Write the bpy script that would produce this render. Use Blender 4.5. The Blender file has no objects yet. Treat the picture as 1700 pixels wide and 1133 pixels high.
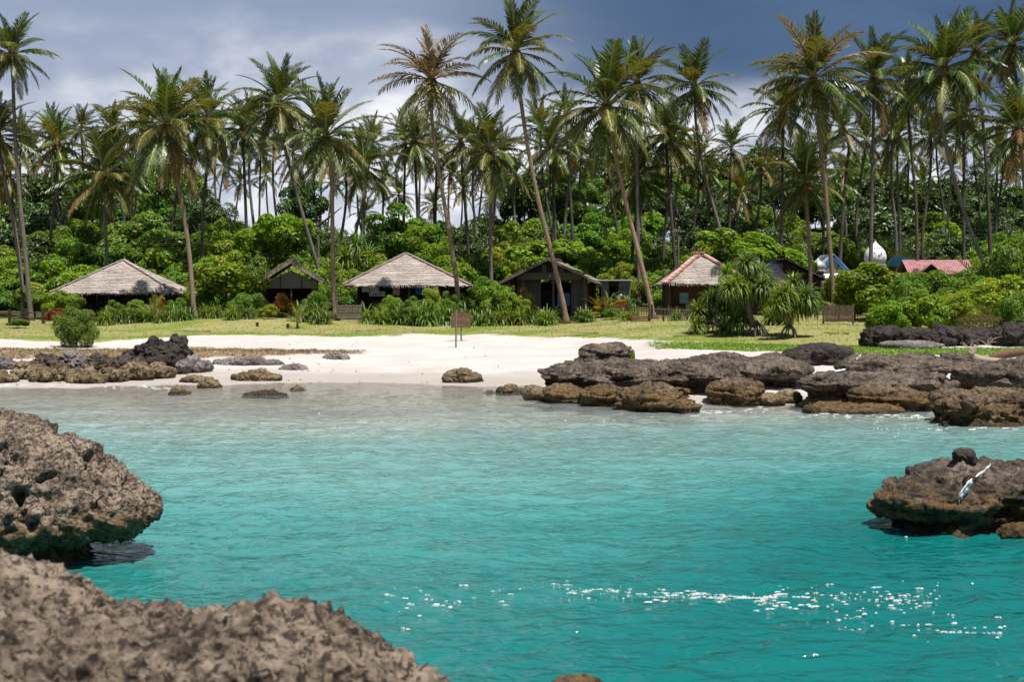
import bpy, bmesh, math, random
import numpy as np
from mathutils import Vector, Matrix, Euler

R = math.radians
random.seed(7)
rng = np.random.default_rng(11)
SC = bpy.context.scene
COL = SC.collection

# ------------------------------------------------------------------ camera
CAM_H = 3.5
FPX = 1700 * 50.0 / 36.0
PITCH = math.atan(76.5 / FPX)
cam_d = bpy.data.cameras.new('camera')
cam = bpy.data.objects.new('camera', cam_d)
COL.objects.link(cam)
cam.location = (0, 0, CAM_H)
cam.rotation_euler = (math.pi / 2 - PITCH, 0, 0)
cam_d.lens = 50
cam_d.sensor_width = 36
cam_d.clip_start = 0.1
cam_d.clip_end = 6000
cam_d.dof.use_dof = True
cam_d.dof.focus_distance = 46
cam_d.dof.aperture_fstop = 4.0
SC.camera = cam

# ------------------------------------------------------------------ light
SUN_TO = Vector((0.22, -0.28, 0.935)).normalized()
SUN_EL = math.asin(SUN_TO.z)
SUN_AZ = math.atan2(SUN_TO.x, SUN_TO.y)          # clockwise from +Y
sun_d = bpy.data.lights.new('sun', 'SUN')
sun_d.energy = 5.0
sun_d.angle = R(0.53)
sun_d.color = (1.0, 0.955, 0.88)
sun = bpy.data.objects.new('sun', sun_d)
COL.objects.link(sun)
sun.rotation_euler = (-SUN_TO).to_track_quat('-Z', 'Y').to_euler()
sun.location = (0, 0, 60)

world = bpy.data.worlds.new('World')
SC.world = world
world.use_nodes = True


class NT:
    """small helper around a node tree"""
    def __init__(self, tree):
        self.t = tree
        tree.nodes.clear()

    def n(self, kind, **kw):
        nd = self.t.nodes.new(kind)
        for k, v in kw.items():
            if k.startswith('i_'):
                key = k[2:]
                key = int(key) if key.isdigit() else key.replace('_', ' ')
                if isinstance(v, bpy.types.NodeSocket):
                    self.t.links.new(v, nd.inputs[key])
                else:
                    nd.inputs[key].default_value = v
            else:
                setattr(nd, k, v)
        return nd

    def link(self, a, b):
        self.t.links.new(a, b)

    def math(self, op, a, b=None, c=None, clamp=False):
        nd = self.t.nodes.new('ShaderNodeMath')
        nd.operation = op
        nd.use_clamp = clamp
        for i, v in enumerate((a, b, c)):
            if v is None:
                continue
            if isinstance(v, bpy.types.NodeSocket):
                self.t.links.new(v, nd.inputs[i])
            else:
                nd.inputs[i].default_value = v
        return nd.outputs[0]

    def smooth(self, v, lo, hi, a=0.0, b=1.0):
        nd = self.t.nodes.new('ShaderNodeMapRange')
        nd.interpolation_type = 'SMOOTHSTEP'
        self.t.links.new(v, nd.inputs['Value'])
        nd.inputs['From Min'].default_value = lo
        nd.inputs['From Max'].default_value = hi
        nd.inputs['To Min'].default_value = a
        nd.inputs['To Max'].default_value = b
        return nd.outputs['Result']

    def mix(self, f, a, b, mode='MIX'):
        nd = self.t.nodes.new('ShaderNodeMix')
        nd.data_type = 'RGBA'
        nd.blend_type = mode
        for sock, v in ((nd.inputs[0], f), (nd.inputs[6], a), (nd.inputs[7], b)):
            if isinstance(v, bpy.types.NodeSocket):
                self.t.links.new(v, sock)
            elif sock.type == 'RGBA' and len(v) == 3:
                sock.default_value = (*v, 1)
            else:
                sock.default_value = v
        return nd.outputs[2]

    def noise(self, vec, scale, detail=4, rough=0.55, dist=0.0):
        nd = self.n('ShaderNodeTexNoise')
        if vec is not None:
            self.link(vec, nd.inputs['Vector'])
        nd.inputs['Scale'].default_value = scale
        nd.inputs['Detail'].default_value = detail
        nd.inputs['Roughness'].default_value = rough
        nd.inputs['Distortion'].default_value = dist
        return nd.outputs['Fac']

    def mapping(self, vec, scale=(1, 1, 1), loc=(0, 0, 0), rot=(0, 0, 0)):
        nd = self.n('ShaderNodeMapping')
        self.link(vec, nd.inputs['Vector'])
        nd.inputs['Scale'].default_value = scale
        nd.inputs['Location'].default_value = loc
        nd.inputs['Rotation'].default_value = rot
        return nd.outputs[0]


w = NT(world.node_tree)
tc = w.n('ShaderNodeTexCoord').outputs['Generated']
sky = w.n('ShaderNodeTexSky', sky_type='NISHITA', sun_disc=False)
sky.sun_elevation = SUN_EL
sky.sun_rotation = SUN_AZ
sky.altitude = 0
sky.air_density = 1.0
sky.dust_density = 1.5
sky.ozone_density = 1.2
bg_sky = w.n('ShaderNodeBackground', i_Color=sky.outputs[0], i_Strength=0.055)
sep = w.n('ShaderNodeSeparateXYZ')
w.link(tc, sep.inputs[0])
X, Y, Z = sep.outputs
# clouds seen in perspective: bands flatten towards the horizon
flat = w.mapping(tc, scale=(1.0, 1.0, 2.6))
n_big = w.noise(flat, 2.6, 3, 0.5)
n_mid = w.noise(flat, 7.0, 5, 0.52, 0.25)
n_fine = w.noise(w.mapping(tc, scale=(1, 1, 1.7), loc=(3.1, 1.7, 0.4)), 16, 5, 0.55)
warp = w.math('ADD', w.math('MULTIPLY_ADD', n_mid, 1.0, -0.5), w.math('MULTIPLY_ADD', n_big, 1.2, -0.6))
# the storm bank: a long dark bank rising over the inland side, deepest to the right of the view
sd = Vector((0.52, 0.80, 0.30)).normalized()
dotn = w.n('ShaderNodeVectorMath', operation='DOT_PRODUCT')
w.link(tc, dotn.inputs[0])
dotn.inputs[1].default_value = sd
ang = w.math('MULTIPLY_ADD', warp, 0.10, dotn.outputs['Value'])
cap = w.smooth(ang, 0.775, 0.90)
lift = w.math('MULTIPLY_ADD', warp, 0.075, Z)
base_edge = w.smooth(lift, 0.092, 0.158)
storm = w.math('MULTIPLY', cap, base_edge)
# broken grey sheet over everything else
sheet = w.smooth(w.math('ADD', w.math('MULTIPLY', warp, 0.17), Z), 0.10, 0.19)
c_white = w.mix(w.smooth(n_fine, 0.36, 0.66), (0.54, 0.59, 0.71), (1.0, 1.01, 1.04))
c_grey = w.mix(w.smooth(n_mid, 0.32, 0.68), (0.270, 0.345, 0.50), (0.375, 0.44, 0.595))
c_dark = w.mix(w.smooth(n_mid, 0.30, 0.70), (0.066, 0.118, 0.220), (0.096, 0.165, 0.295))
c_lit = w.mix(w.smooth(n_mid, 0.35, 0.62), (0.34, 0.40, 0.54), (0.92, 0.93, 0.96))
c1 = w.mix(w.smooth(Z, 0.21, 0.38), w.mix(sheet, c_white, c_grey), c_lit)
c2 = w.mix(storm, c1, c_dark)
bg_cloud = w.n('ShaderNodeBackground', i_Color=c2, i_Strength=0.72)
# cover: closed towards the land, broken overhead and out to sea
cover = w.smooth(w.math('ADD', w.math('MULTIPLY', n_big, 0.9), w.math('MULTIPLY_ADD', Z, -0.55, w.math('MULTIPLY', Y, 0.42))), 0.20, 0.52)
mixs = w.n('ShaderNodeMixShader')
w.link(cover, mixs.inputs[0])
w.link(bg_sky.outputs[0], mixs.inputs[1])
w.link(bg_cloud.outputs[0], mixs.inputs[2])
wo = w.n('ShaderNodeOutputWorld')
w.link(mixs.outputs[0], wo.inputs[0])

SC.view_settings.view_transform = 'Standard'
SC.view_settings.look = 'None'
SC.view_settings.exposure = 0.45
SC.view_settings.gamma = 1.0
SC.view_settings.use_curve_mapping = False
SC.cycles.use_denoising = True
SC.cycles.max_bounces = 8
SC.cycles.diffuse_bounces = 3
SC.cycles.glossy_bounces = 3
SC.cycles.transmission_bounces = 4
SC.cycles.transparent_max_bounces = 12
SC.cycles.sample_clamp_indirect = 6
SC.cycles.caustics_reflective = False
SC.cycles.caustics_refractive = False


# ------------------------------------------------------------------ projection helpers (for planning positions)
def at(px, py, d):
    """world point seen at photo pixel px,py at depth d metres in front of the camera"""
    u = (px - 850) / FPX
    v = (566.5 - py) / FPX
    dy = math.cos(PITCH) + v * math.sin(PITCH)
    dz = -math.sin(PITCH) + v * math.cos(PITCH)
    t = d / dy
    return Vector((u * t, d, CAM_H + dz * t))


def m_per_px(d):
    return d / FPX


# ------------------------------------------------------------------ noise in numpy
_perm = np.random.default_rng(5).permutation(256).astype(np.int64)
_perm = np.concatenate([_perm, _perm, _perm])
_grad = np.random.default_rng(6).normal(size=(256, 3))
_grad /= np.linalg.norm(_grad, axis=1)[:, None]


def perlin(p):
    pi = np.floor(p).astype(np.int64)
    pf = p - pi
    u = pf * pf * pf * (pf * (pf * 6 - 15) + 10)
    pi &= 255
    out = 0
    for dx in (0, 1):
        wx = u[:, 0] if dx else 1 - u[:, 0]
        for dy in (0, 1):
            wy = u[:, 1] if dy else 1 - u[:, 1]
            for dz in (0, 1):
                wz = u[:, 2] if dz else 1 - u[:, 2]
                h = _perm[_perm[_perm[(pi[:, 0] + dx) & 255] + ((pi[:, 1] + dy) & 255)] + ((pi[:, 2] + dz) & 255)]
                g = _grad[h]
                out = out + wx * wy * wz * (g[:, 0] * (pf[:, 0] - dx) + g[:, 1] * (pf[:, 1] - dy) + g[:, 2] * (pf[:, 2] - dz))
    return out * 1.5


def fbm(p, octs=4, gain=0.5, ridged=False):
    a, s, tot = 1.0, 0.0, 0.0
    for k in range(octs):
        v = perlin(p * (2.03 ** k) + 17.3 * k)
        if ridged:
            v = 1 - 2 * np.abs(v)
        s = s + a * v
        tot += a
        a *= gain
    return s / tot


_jit = np.random.default_rng(8).random((256, 3))


def worley(p):
    pi = np.floor(p).astype(np.int64)
    best = np.full(len(p), 9.0)
    for dx in (-1, 0, 1):
        for dy in (-1, 0, 1):
            for dz in (-1, 0, 1):
                c = pi + (dx, dy, dz)
                h = _perm[_perm[_perm[c[:, 0] & 255] + (c[:, 1] & 255)] + (c[:, 2] & 255)]
                q = c + _jit[h] - p
                best = np.minimum(best, (q * q).sum(1))
    return np.sqrt(best)


# ------------------------------------------------------------------ mesh + object helpers
def mesh_from(name, verts, faces, mats=(), smooth=False, mat_idx=None):
    me = bpy.data.meshes.new(name)
    if isinstance(faces, np.ndarray) and faces.ndim == 2:
        nv, nf, k = len(verts), len(faces), faces.shape[1]
        me.vertices.add(nv)
        me.vertices.foreach_set('co', np.asarray(verts, np.float32).ravel())
        me.loops.add(nf * k)
        me.loops.foreach_set('vertex_index', faces.astype(np.int32).ravel())
        me.polygons.add(nf)
        me.polygons.foreach_set('loop_start', np.arange(0, nf * k, k, dtype=np.int32))
        me.polygons.foreach_set('loop_total', np.full(nf, k, np.int32))
        me.update(calc_edges=True)
    else:
        me.from_pydata([tuple(v) for v in verts], [], [tuple(f) for f in faces])
    for m in mats:
        me.materials.append(m)
    if mat_idx is not None:
        me.polygons.foreach_set('material_index', np.asarray(mat_idx, np.int32))
    if smooth:
        me.polygons.foreach_set('use_smooth', np.ones(len(me.polygons), bool))
    me.update()
    return me


def obj(name, me, parent=None, loc=(0, 0, 0), rot=(0, 0, 0), scale=(1, 1, 1)):
    o = bpy.data.objects.new(name, me)
    COL.objects.link(o)
    o.location = loc
    o.rotation_euler = rot
    o.scale = scale
    if parent is not None:
        o.parent = parent
    return o


def tag(o, label=None, cat=None, group=None, kind=None):
    if label:
        o['label'] = label
    if cat:
        o['category'] = cat
    if group:
        o['group'] = group
    if kind:
        o['kind'] = kind
    return o


def thing(name, label, cat, loc, rotz=0.0, group=None):
    o = bpy.data.objects.new(name, None)
    COL.objects.link(o)
    o.location = loc
    o.rotation_euler = (0, 0, rotz)
    o.empty_display_size = 0.2
    return tag(o, label, cat, group)


class MB:
    """collects simple solids into one mesh"""
    def __init__(self):
        self.v, self.f, self.m = [], [], []

    def add(self, vs, fs, mi=0):
        b = len(self.v)
        self.v += [tuple(x) for x in vs]
        self.f += [tuple(i + b for i in f) for f in fs]
        self.m += [mi] * len(fs)

    def box(self, c, s, rz=0.0, mi=0, mat=None):
        x, y, z = s[0] / 2, s[1] / 2, s[2] / 2
        vs = [Vector((sx * x, sy * y, sz * z)) for sz in (-1, 1) for sy in (-1, 1) for sx in (-1, 1)]
        m = mat if mat is not None else Matrix.Rotation(rz, 3, 'Z')
        c = Vector(c)
        self.add([m @ v + c for v in vs], [(0, 2, 3, 1), (4, 5, 7, 6), (0, 1, 5, 4), (2, 6, 7, 3), (0, 4, 6, 2), (1, 3, 7, 5)], mi)

    def tube(self, pts, rads, n=6, mi=0, cap=True):
        pts = [Vector(p) for p in pts]
        rings = []
        up = Vector((0, 0, 1))
        for i, p in enumerate(pts):
            t = (pts[min(i + 1, len(pts) - 1)] - pts[max(i - 1, 0)]).normalized()
            a = t.cross(Vector((0, 1, 0)) if abs(t.dot(up)) > 0.5 else up).normalized()
            b = t.cross(a).normalized()
            r = rads[i] if hasattr(rads, '__len__') else rads
            rings.append([p + (a * math.cos(k * 2 * math.pi / n) + b * math.sin(k * 2 * math.pi / n)) * r for k in range(n)])
        vs = [v for ring in rings for v in ring]
        fs = []
        for i in range(len(pts) - 1):
            for k in range(n):
                fs.append((i * n + k, i * n + (k + 1) % n, (i + 1) * n + (k + 1) % n, (i + 1) * n + k))
        if cap:
            fs.append(tuple(range(n - 1, -1, -1)))
            fs.append(tuple((len(pts) - 1) * n + k for k in range(n)))
        self.add(vs, fs, mi)

    def beam(self, p, q, w, h, mi=0):
        p, q = Vector(p), Vector(q)
        t = (q - p)
        L = t.length
        t.normalize()
        side = t.cross(Vector((0, 0, 1)))
        side = side.normalized() if side.length > 1e-4 else Vector((1, 0, 0))
        up = side.cross(t)
        m = Matrix((side, t, up)).transposed()
        self.box((p + q) / 2, (w, L, h), mat=m, mi=mi)

    def build(self, name, mats, parent=None, smooth=False, **kw):
        mats = mats if isinstance(mats, (list, tuple)) else [mats]
        me = mesh_from(name, self.v, self.f, mats, smooth, self.m)
        return obj(name, me, parent, **kw)


# ------------------------------------------------------------------ materials
def new_mat(name):
    m = bpy.data.materials.new(name)
    m.use_nodes = True
    return m, NT(m.node_tree)


def finish(t, shader, disp=None):
    o = t.n('ShaderNodeOutputMaterial')
    t.link(shader, o.inputs['Surface'])


def bsdf(t, col, rough=0.7, bump=None, bdist=0.02, bstr=1.0, spec=0.3, metallic=0.0):
    p = t.n('ShaderNodeBsdfPrincipled')
    for key, v in (('Base Color', col), ('Roughness', rough), ('Specular IOR Level', spec), ('Metallic', metallic)):
        if isinstance(v, bpy.types.NodeSocket):
            t.link(v, p.inputs[key])
        else:
            p.inputs[key].default_value = (*v, 1) if key == 'Base Color' else v
    if bump is not None:
        b = t.n('ShaderNodeBump')
        b.inputs['Distance'].default_value = bdist
        b.inputs['Strength'].default_value = bstr
        t.link(bump, b.inputs['Height'])
        t.link(b.outputs[0], p.inputs['Normal'])
    return p


def simple_mat(name, c1, c2, scale=4.0, rough=0.75, stretch=(1, 1, 1), bdist=0.01, spec=0.25, var=0.25, metallic=0.0):
    """two-tone weathered surface, varied a little from object to object"""
    m, t = new_mat(name)
    co = t.n('ShaderNodeTexCoord').outputs['Object']
    mp = t.mapping(co, scale=stretch)
    f = t.noise(mp, scale, 6, 0.62)
    info = t.n('ShaderNodeObjectInfo').outputs['Random']
    c = t.mix(t.smooth(f, 0.3, 0.7), c1, c2)
    val = t.math('MULTIPLY_ADD', info, var, 1 - var / 2)
    c = t.mix(1.0, c, t.n('ShaderNodeCombineColor', i_0=val, i_1=val, i_2=val).outputs[0], 'MULTIPLY')
    p = bsdf(t, c, rough, f, bdist, 0.6, spec, metallic)
    finish(t, p.outputs[0])
    return m


def leaf_mat(name, dark, light, yellow=None, rough=0.45, trans=0.32, spec=0.35, ovar=0.35, ypart=0.15):
    """leaf: colour varies leaf by leaf (attribute rnd) and plant by plant"""
    m, t = new_mat(name)
    at_ = t.n('ShaderNodeAttribute', attribute_name='rnd').outputs['Fac']
    info = t.n('ShaderNodeObjectInfo').outputs['Random']
    c = t.mix(t.smooth(at_, 0.0, 1.0), dark, light)
    if yellow is not None:
        c = t.mix(t.smooth(at_, 1 - ypart, 1 - ypart + 0.05), c, yellow)
    hs = t.n('ShaderNodeHueSaturation')
    t.link(c, hs.inputs['Color'])
    t.link(t.math('MULTIPLY_ADD', info, 0.035, 0.4825), hs.inputs['Hue'])
    t.link(t.math('MULTIPLY_ADD', info, ovar, 1 - ovar / 2), hs.inputs['Value'])
    c = hs.outputs[0]
    p = bsdf(t, c, rough, spec=spec)
    tr = t.n('ShaderNodeBsdfTranslucent')
    tcol = t.mix(1.0, c, (1.25, 1.15, 0.45), 'MULTIPLY')
    t.link(tcol, tr.inputs['Color'])
    mx = t.n('ShaderNodeMixShader')
    mx.inputs[0].default_value = trans
    t.link(p.outputs[0], mx.inputs[1])
    t.link(tr.outputs[0], mx.inputs[2])
    finish(t, mx.outputs[0])
    return m


def rock_mat(name, c_dark, c_mid, c_light, algae=0.0, wet_z=0.12, scale=1.0, algae_top=0.75, lich=0.35, pit=0.55, speck=0.0):
    m, t = new_mat(name)
    geo = t.n('ShaderNodeNewGeometry')
    pos = geo.outputs['Position']
    n1 = t.noise(pos, 1.1 * scale, 6, 0.6)
    n2 = t.noise(pos, 6.0 * scale, 8, 0.68, 0.3)
    n3 = t.noise(pos, 26.0 * scale, 6, 0.65)
    vor = t.n('ShaderNodeTexVoronoi', feature='SMOOTH_F1')
    t.link(t.mapping(pos, scale=(1, 1, 1.2)), vor.inputs['Vector'])
    vor.inputs['Scale'].default_value = 9.0 * scale
    vor.inputs['Smoothness'].default_value = 0.4
    vd = vor.outputs['Distance']
    f = t.math('ADD', t.math('MULTIPLY', n2, 0.75), t.math('MULTIPLY', n1, 0.45))
    c = t.mix(t.smooth(f, 0.44, 0.72), c_mid, c_light)
    # shade of pits put into the colour, darkest where the bump sinks
    c = t.mix(t.math('MULTIPLY', t.smooth(t.math('ADD', n2, t.math('MULTIPLY', n3, 0.4)), 0.68, 0.50), pit + 0.3), c, c_dark)
    c = t.mix(t.math('MULTIPLY', t.smooth(n1, 0.60, 0.42), lich), c, c_dark)
    if speck > 0.7:
        n5 = t.noise(t.mapping(pos, loc=(8, 1, 3)), 0.85 * scale, 5, 0.62)
        c = t.mix(t.math('MULTIPLY', t.smooth(n5, 0.55, 0.66), .45), c, tuple(min(1, x * 1.3) for x in c_light))
        c = t.mix(t.math('MULTIPLY', t.smooth(n5, 0.46, 0.36), .6), c, tuple(x * 1.6 for x in c_dark))
    if speck > 0:
        n4 = t.noise(t.mapping(pos, loc=(5, 2, 9)), 10.0 * scale, 4, 0.6, 0.6)
        c = t.mix(t.math('MULTIPLY', t.smooth(n4, 0.49, 0.42), speck), c, c_dark)  # speckled tone whose dark spots also paint in the shade of small pits
        c = t.mix(t.math('MULTIPLY', t.smooth(n4, 0.56, 0.66), speck * .5), c, tuple(min(1, x * 1.25) for x in c_light))
    sepz = t.n('ShaderNodeSeparateXYZ')
    t.link(pos, sepz.inputs[0])
    z = t.math('ADD', sepz.outputs[2], t.math('MULTIPLY_ADD', n1, 0.5, -0.25))
    if algae > 0:
        band = t.math('MULTIPLY', t.smooth(z, algae_top, algae_top * 0.45), t.smooth(n2, 0.40, 0.56))
        acol = t.mix(t.smooth(n3, 0.35, 0.65), (0.075, 0.042, 0.008), (0.21, 0.11, 0.016))
        c = t.mix(t.math('MULTIPLY', band, algae), c, acol)
    wet = t.smooth(z, wet_z + 0.14, wet_z - 0.06)
    c = t.mix(t.math('MULTIPLY', wet, 0.72), c, (0.018, 0.014, 0.009))
    h = t.math('ADD', t.math('MULTIPLY', n2, 0.9), t.math('ADD', t.math('MULTIPLY', n3, 0.28), t.math('MULTIPLY', vd, 0.55)))
    rough = t.math('MULTIPLY_ADD', wet, -0.45, 0.88)
    p = bsdf(t, c, rough, h, 0.11 / scale, 1.0, 0.25)
    finish(t, p.outputs[0])
    return m


M = {}
M['rock_fore'] = rock_mat('rock_fore', (0.020, 0.015, 0.013), (0.125, 0.090, 0.066), (0.30, 0.235, 0.178), algae=0.75, wet_z=0.2, scale=1.9, algae_top=0.95, lich=0.25, speck=.85)
M['rock_ledge'] = rock_mat('rock_ledge', (0.012, 0.010, 0.009), (0.050, 0.039, 0.031), (0.185, 0.145, 0.113), algae=0.8, wet_z=0.10, scale=1.0, speck=.5)
M['rock_ledge_brown'] = rock_mat('rock_ledge_brown', (0.016, 0.012, 0.009), (0.078, 0.052, 0.032), (0.20, 0.145, 0.092), algae=0.6, wet_z=0.10, scale=1.0, algae_top=0.8, speck=.6)
M['rock_black'] = rock_mat('rock_black', (0.010, 0.0085, 0.009), (0.026, 0.021, 0.020), (0.065, 0.052, 0.046), algae=0.0, wet_z=-1, scale=1.0)
M['rock_beach'] = rock_mat('rock_beach', (0.035, 0.026, 0.016), (0.14, 0.10, 0.058), (0.30, 0.235, 0.145), algae=0.2, wet_z=0.06, scale=1.3, algae_top=0.5, speck=.6)
M['rock_grey'] = rock_mat('rock_grey', (0.05, 0.047, 0.05), (0.13, 0.115, 0.11), (0.25, 0.22, 0.20), algae=0.0, wet_z=-1, scale=1.3)

# ------------------------------------------------------------------ terrain
ZL = np.array([(-400, -9), (-20, -6), (0, -4.2), (12, -3.2), (22, -2.4), (29, -1.5), (34, -.9), (39, -.48), (44, -.27), (49, -.13), (53, -.05), (56, 0.0), (60, .20), (68, .60),
               (80, 1.26), (92, 1.58), (97, 1.85), (105, 2.25), (120, 2.7), (160, 3.4), (400, 5), (1500, 8)])
ZR = np.array([(-400, -9), (-20, -6), (0, -4.2), (12, -4.6), (20, -3.5), (27, -2.3), (33, -1.35), (38, -.75), (42, -.35), (46, 0.05), (50, .65), (57, 1.1), (66, 1.2),
               (74, 1.5), (90, 1.95), (105, 2.45), (118, 3), (138, 5.5), (175, 12), (230, 15), (400, 15), (1500, 15)])


def sstep(x, a, b):
    t = np.clip((x - a) / (b - a), 0, 1)
    return t * t * (3 - 2 * t)


def T(x, y):
    x = np.atleast_1d(np.asarray(x, float))
    y = np.atleast_1d(np.asarray(y, float))
    zl = np.interp(y, ZL[:, 0], ZL[:, 1])
    zr = np.interp(y, ZR[:, 0], ZR[:, 1])
    hw = np.maximum(0, y - 100) * 0.55
    wgt = sstep(x - 0.02 * (y - 45), 0.5 - hw * .55, 7.5 + hw * .8)
    z = zl * (1 - wgt) + zr * wgt
    p = np.stack([x, y, np.zeros_like(x)], 1)
    n = fbm(p * 0.09 + 3.1, 3)
    land = sstep(y, 54, 75)
    z = z + n * (0.10 + 0.16 * land)
    z = z + fbm(p * 0.55, 2) * 0.035 * sstep(z, 0.3, 0.8)
    # grassy mound right of the first hut, low bank with dry weeds nearer the water
    z = z + 0.42 * np.exp(-(((x + 17.5) / 5.5) ** 2 + ((y - 91) / 5.0) ** 2))
    z = z + 0.20 * np.exp(-((y - 67.5) / 2.2) ** 2) * sstep(x, -7, -11)
    z = z + 0.45 * np.exp(-(((x - 15.5) / 5.5) ** 2 + ((y - 74) / 6.0) ** 2))
    return z


def Tz(x, y):
    return float(T(x, y)[0])


def ground(px, py, lo=20.0, hi=160.0):
    """where the sight line through a photo pixel first meets the terrain"""
    ds = np.arange(lo, hi, 0.25)
    pts = np.array([at(px, py, d) for d in ds])
    below = pts[:, 2] <= T(pts[:, 0], pts[:, 1])
    i = int(np.argmax(below)) if below.any() else len(ds) - 1
    x, y = pts[i, 0], pts[i, 1]
    return Vector((x, y, Tz(x, y)))


def grow(a, b, s0, g, smax):
    out, s = [a], s0
    while out[-1] < b:
        out.append(out[-1] + s)
        s = min(s * g, smax)
    return out


xs_in = list(np.arange(-36, 36.01, 0.30))
xo = grow(36, 900, 0.5, 1.22, 90)[1:]
gx = np.array([-v for v in reversed(xo)] + xs_in + xo)
gy = np.array([-400, -250, -120, -60, -30, -15, -6, 0, 5] + list(np.arange(8, 52, 0.8)) + list(np.arange(52, 98, 0.28)) + list(np.arange(98, 125, 0.8)) + grow(125, 1500, 2, 1.16, 120))
GX, GY = np.meshgrid(gx, gy)
tx, ty = GX.ravel(), GY.ravel()
tz = T(tx, ty)


def grid_faces(nx, ny):
    a = np.arange(nx * ny).reshape(ny, nx)
    return np.stack([a[:-1, :-1].ravel(), a[:-1, 1:].ravel(), a[1:, 1:].ravel(), a[1:, :-1].ravel()], 1)


def edge_y(pts):
    """boundary given as photo pixels -> world curve y(x) on the terrain"""
    g = np.array([ground(a, b)[:2] for a, b in pts])
    g = g[np.argsort(g[:, 0])]
    return np.interp(tx, g[:, 0], g[:, 1])


def wob(s, a, seed=0.0):
    return fbm(np.stack([tx * s, ty * s, np.full_like(tx, seed)], 1), 4, 0.6) * a


ge = edge_y([(-150, 560), (0, 561), (90, 566), (160, 569), (230, 563), (330, 557), (400, 557), (470, 560), (560, 560), (640, 556), (720, 556), (850, 557), (960, 560),
             (1060, 565), (1120, 568), (1200, 572), (1300, 577), (1400, 584), (1480, 578), (1560, 574), (1700, 572)])
g_grass = sstep(ty + wob(0.35, 3.2) + wob(1.6, 1.4, 4.0), ge - 0.4, ge + 0.5)
# lush strip in front of the screw pines
st, sb = edge_y([(1040, 573), (1090, 571), (1300, 574), (1420, 577), (1500, 580)]), edge_y([(1040, 575), (1090, 581), (1200, 583), (1300, 585), (1420, 592), (1500, 592)])
lush = sstep(ty + wob(1.2, 1.2, 2.0), sb - .3, sb + .4) * sstep(st + .8 - ty, -0.4, 0.4) * sstep(tx, 5.8, 7.5) * sstep(24 - tx, 0, 3)
# low bank of dry weeds on the left
bt, bb = edge_y([(-150, 578), (0, 579), (300, 578), (430, 580), (560, 582), (650, 583)]), edge_y([(-150, 597), (0, 597), (150, 598), (300, 596), (430, 595), (560, 589), (650, 585)])
weed = sstep(ty + wob(0.9, 1.6, 7.0), bb - .3, bb + .5) * sstep(bt + wob(0.7, 2.5, 9.0) - ty, -0.3, 0.5) * sstep(-6.5 - tx, 0, 2.0)
weed_green = sstep(ty + wob(0.8, 3.0, 11.0), bb + 2.2, bb + 4.5)
soil = sstep(ty + wob(0.3, 5.0, 5.0), 95, 101)
# bright fresh grass patches / tan worn patches inside the lawn
fresh = sstep(wob(0.22, 1.0, 13.0) + 0.35 * sstep(3.5 - np.abs(ty - ge - 1.2), 0, 3.5), 0.02, 0.42)
terr_mesh_v = np.stack([tx, ty, tz], 1)


def set_attr(me, name, arr):
    a = me.attributes.new(name, 'FLOAT', 'POINT')
    a.data.foreach_set('value', np.asarray(arr, np.float32))


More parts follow.
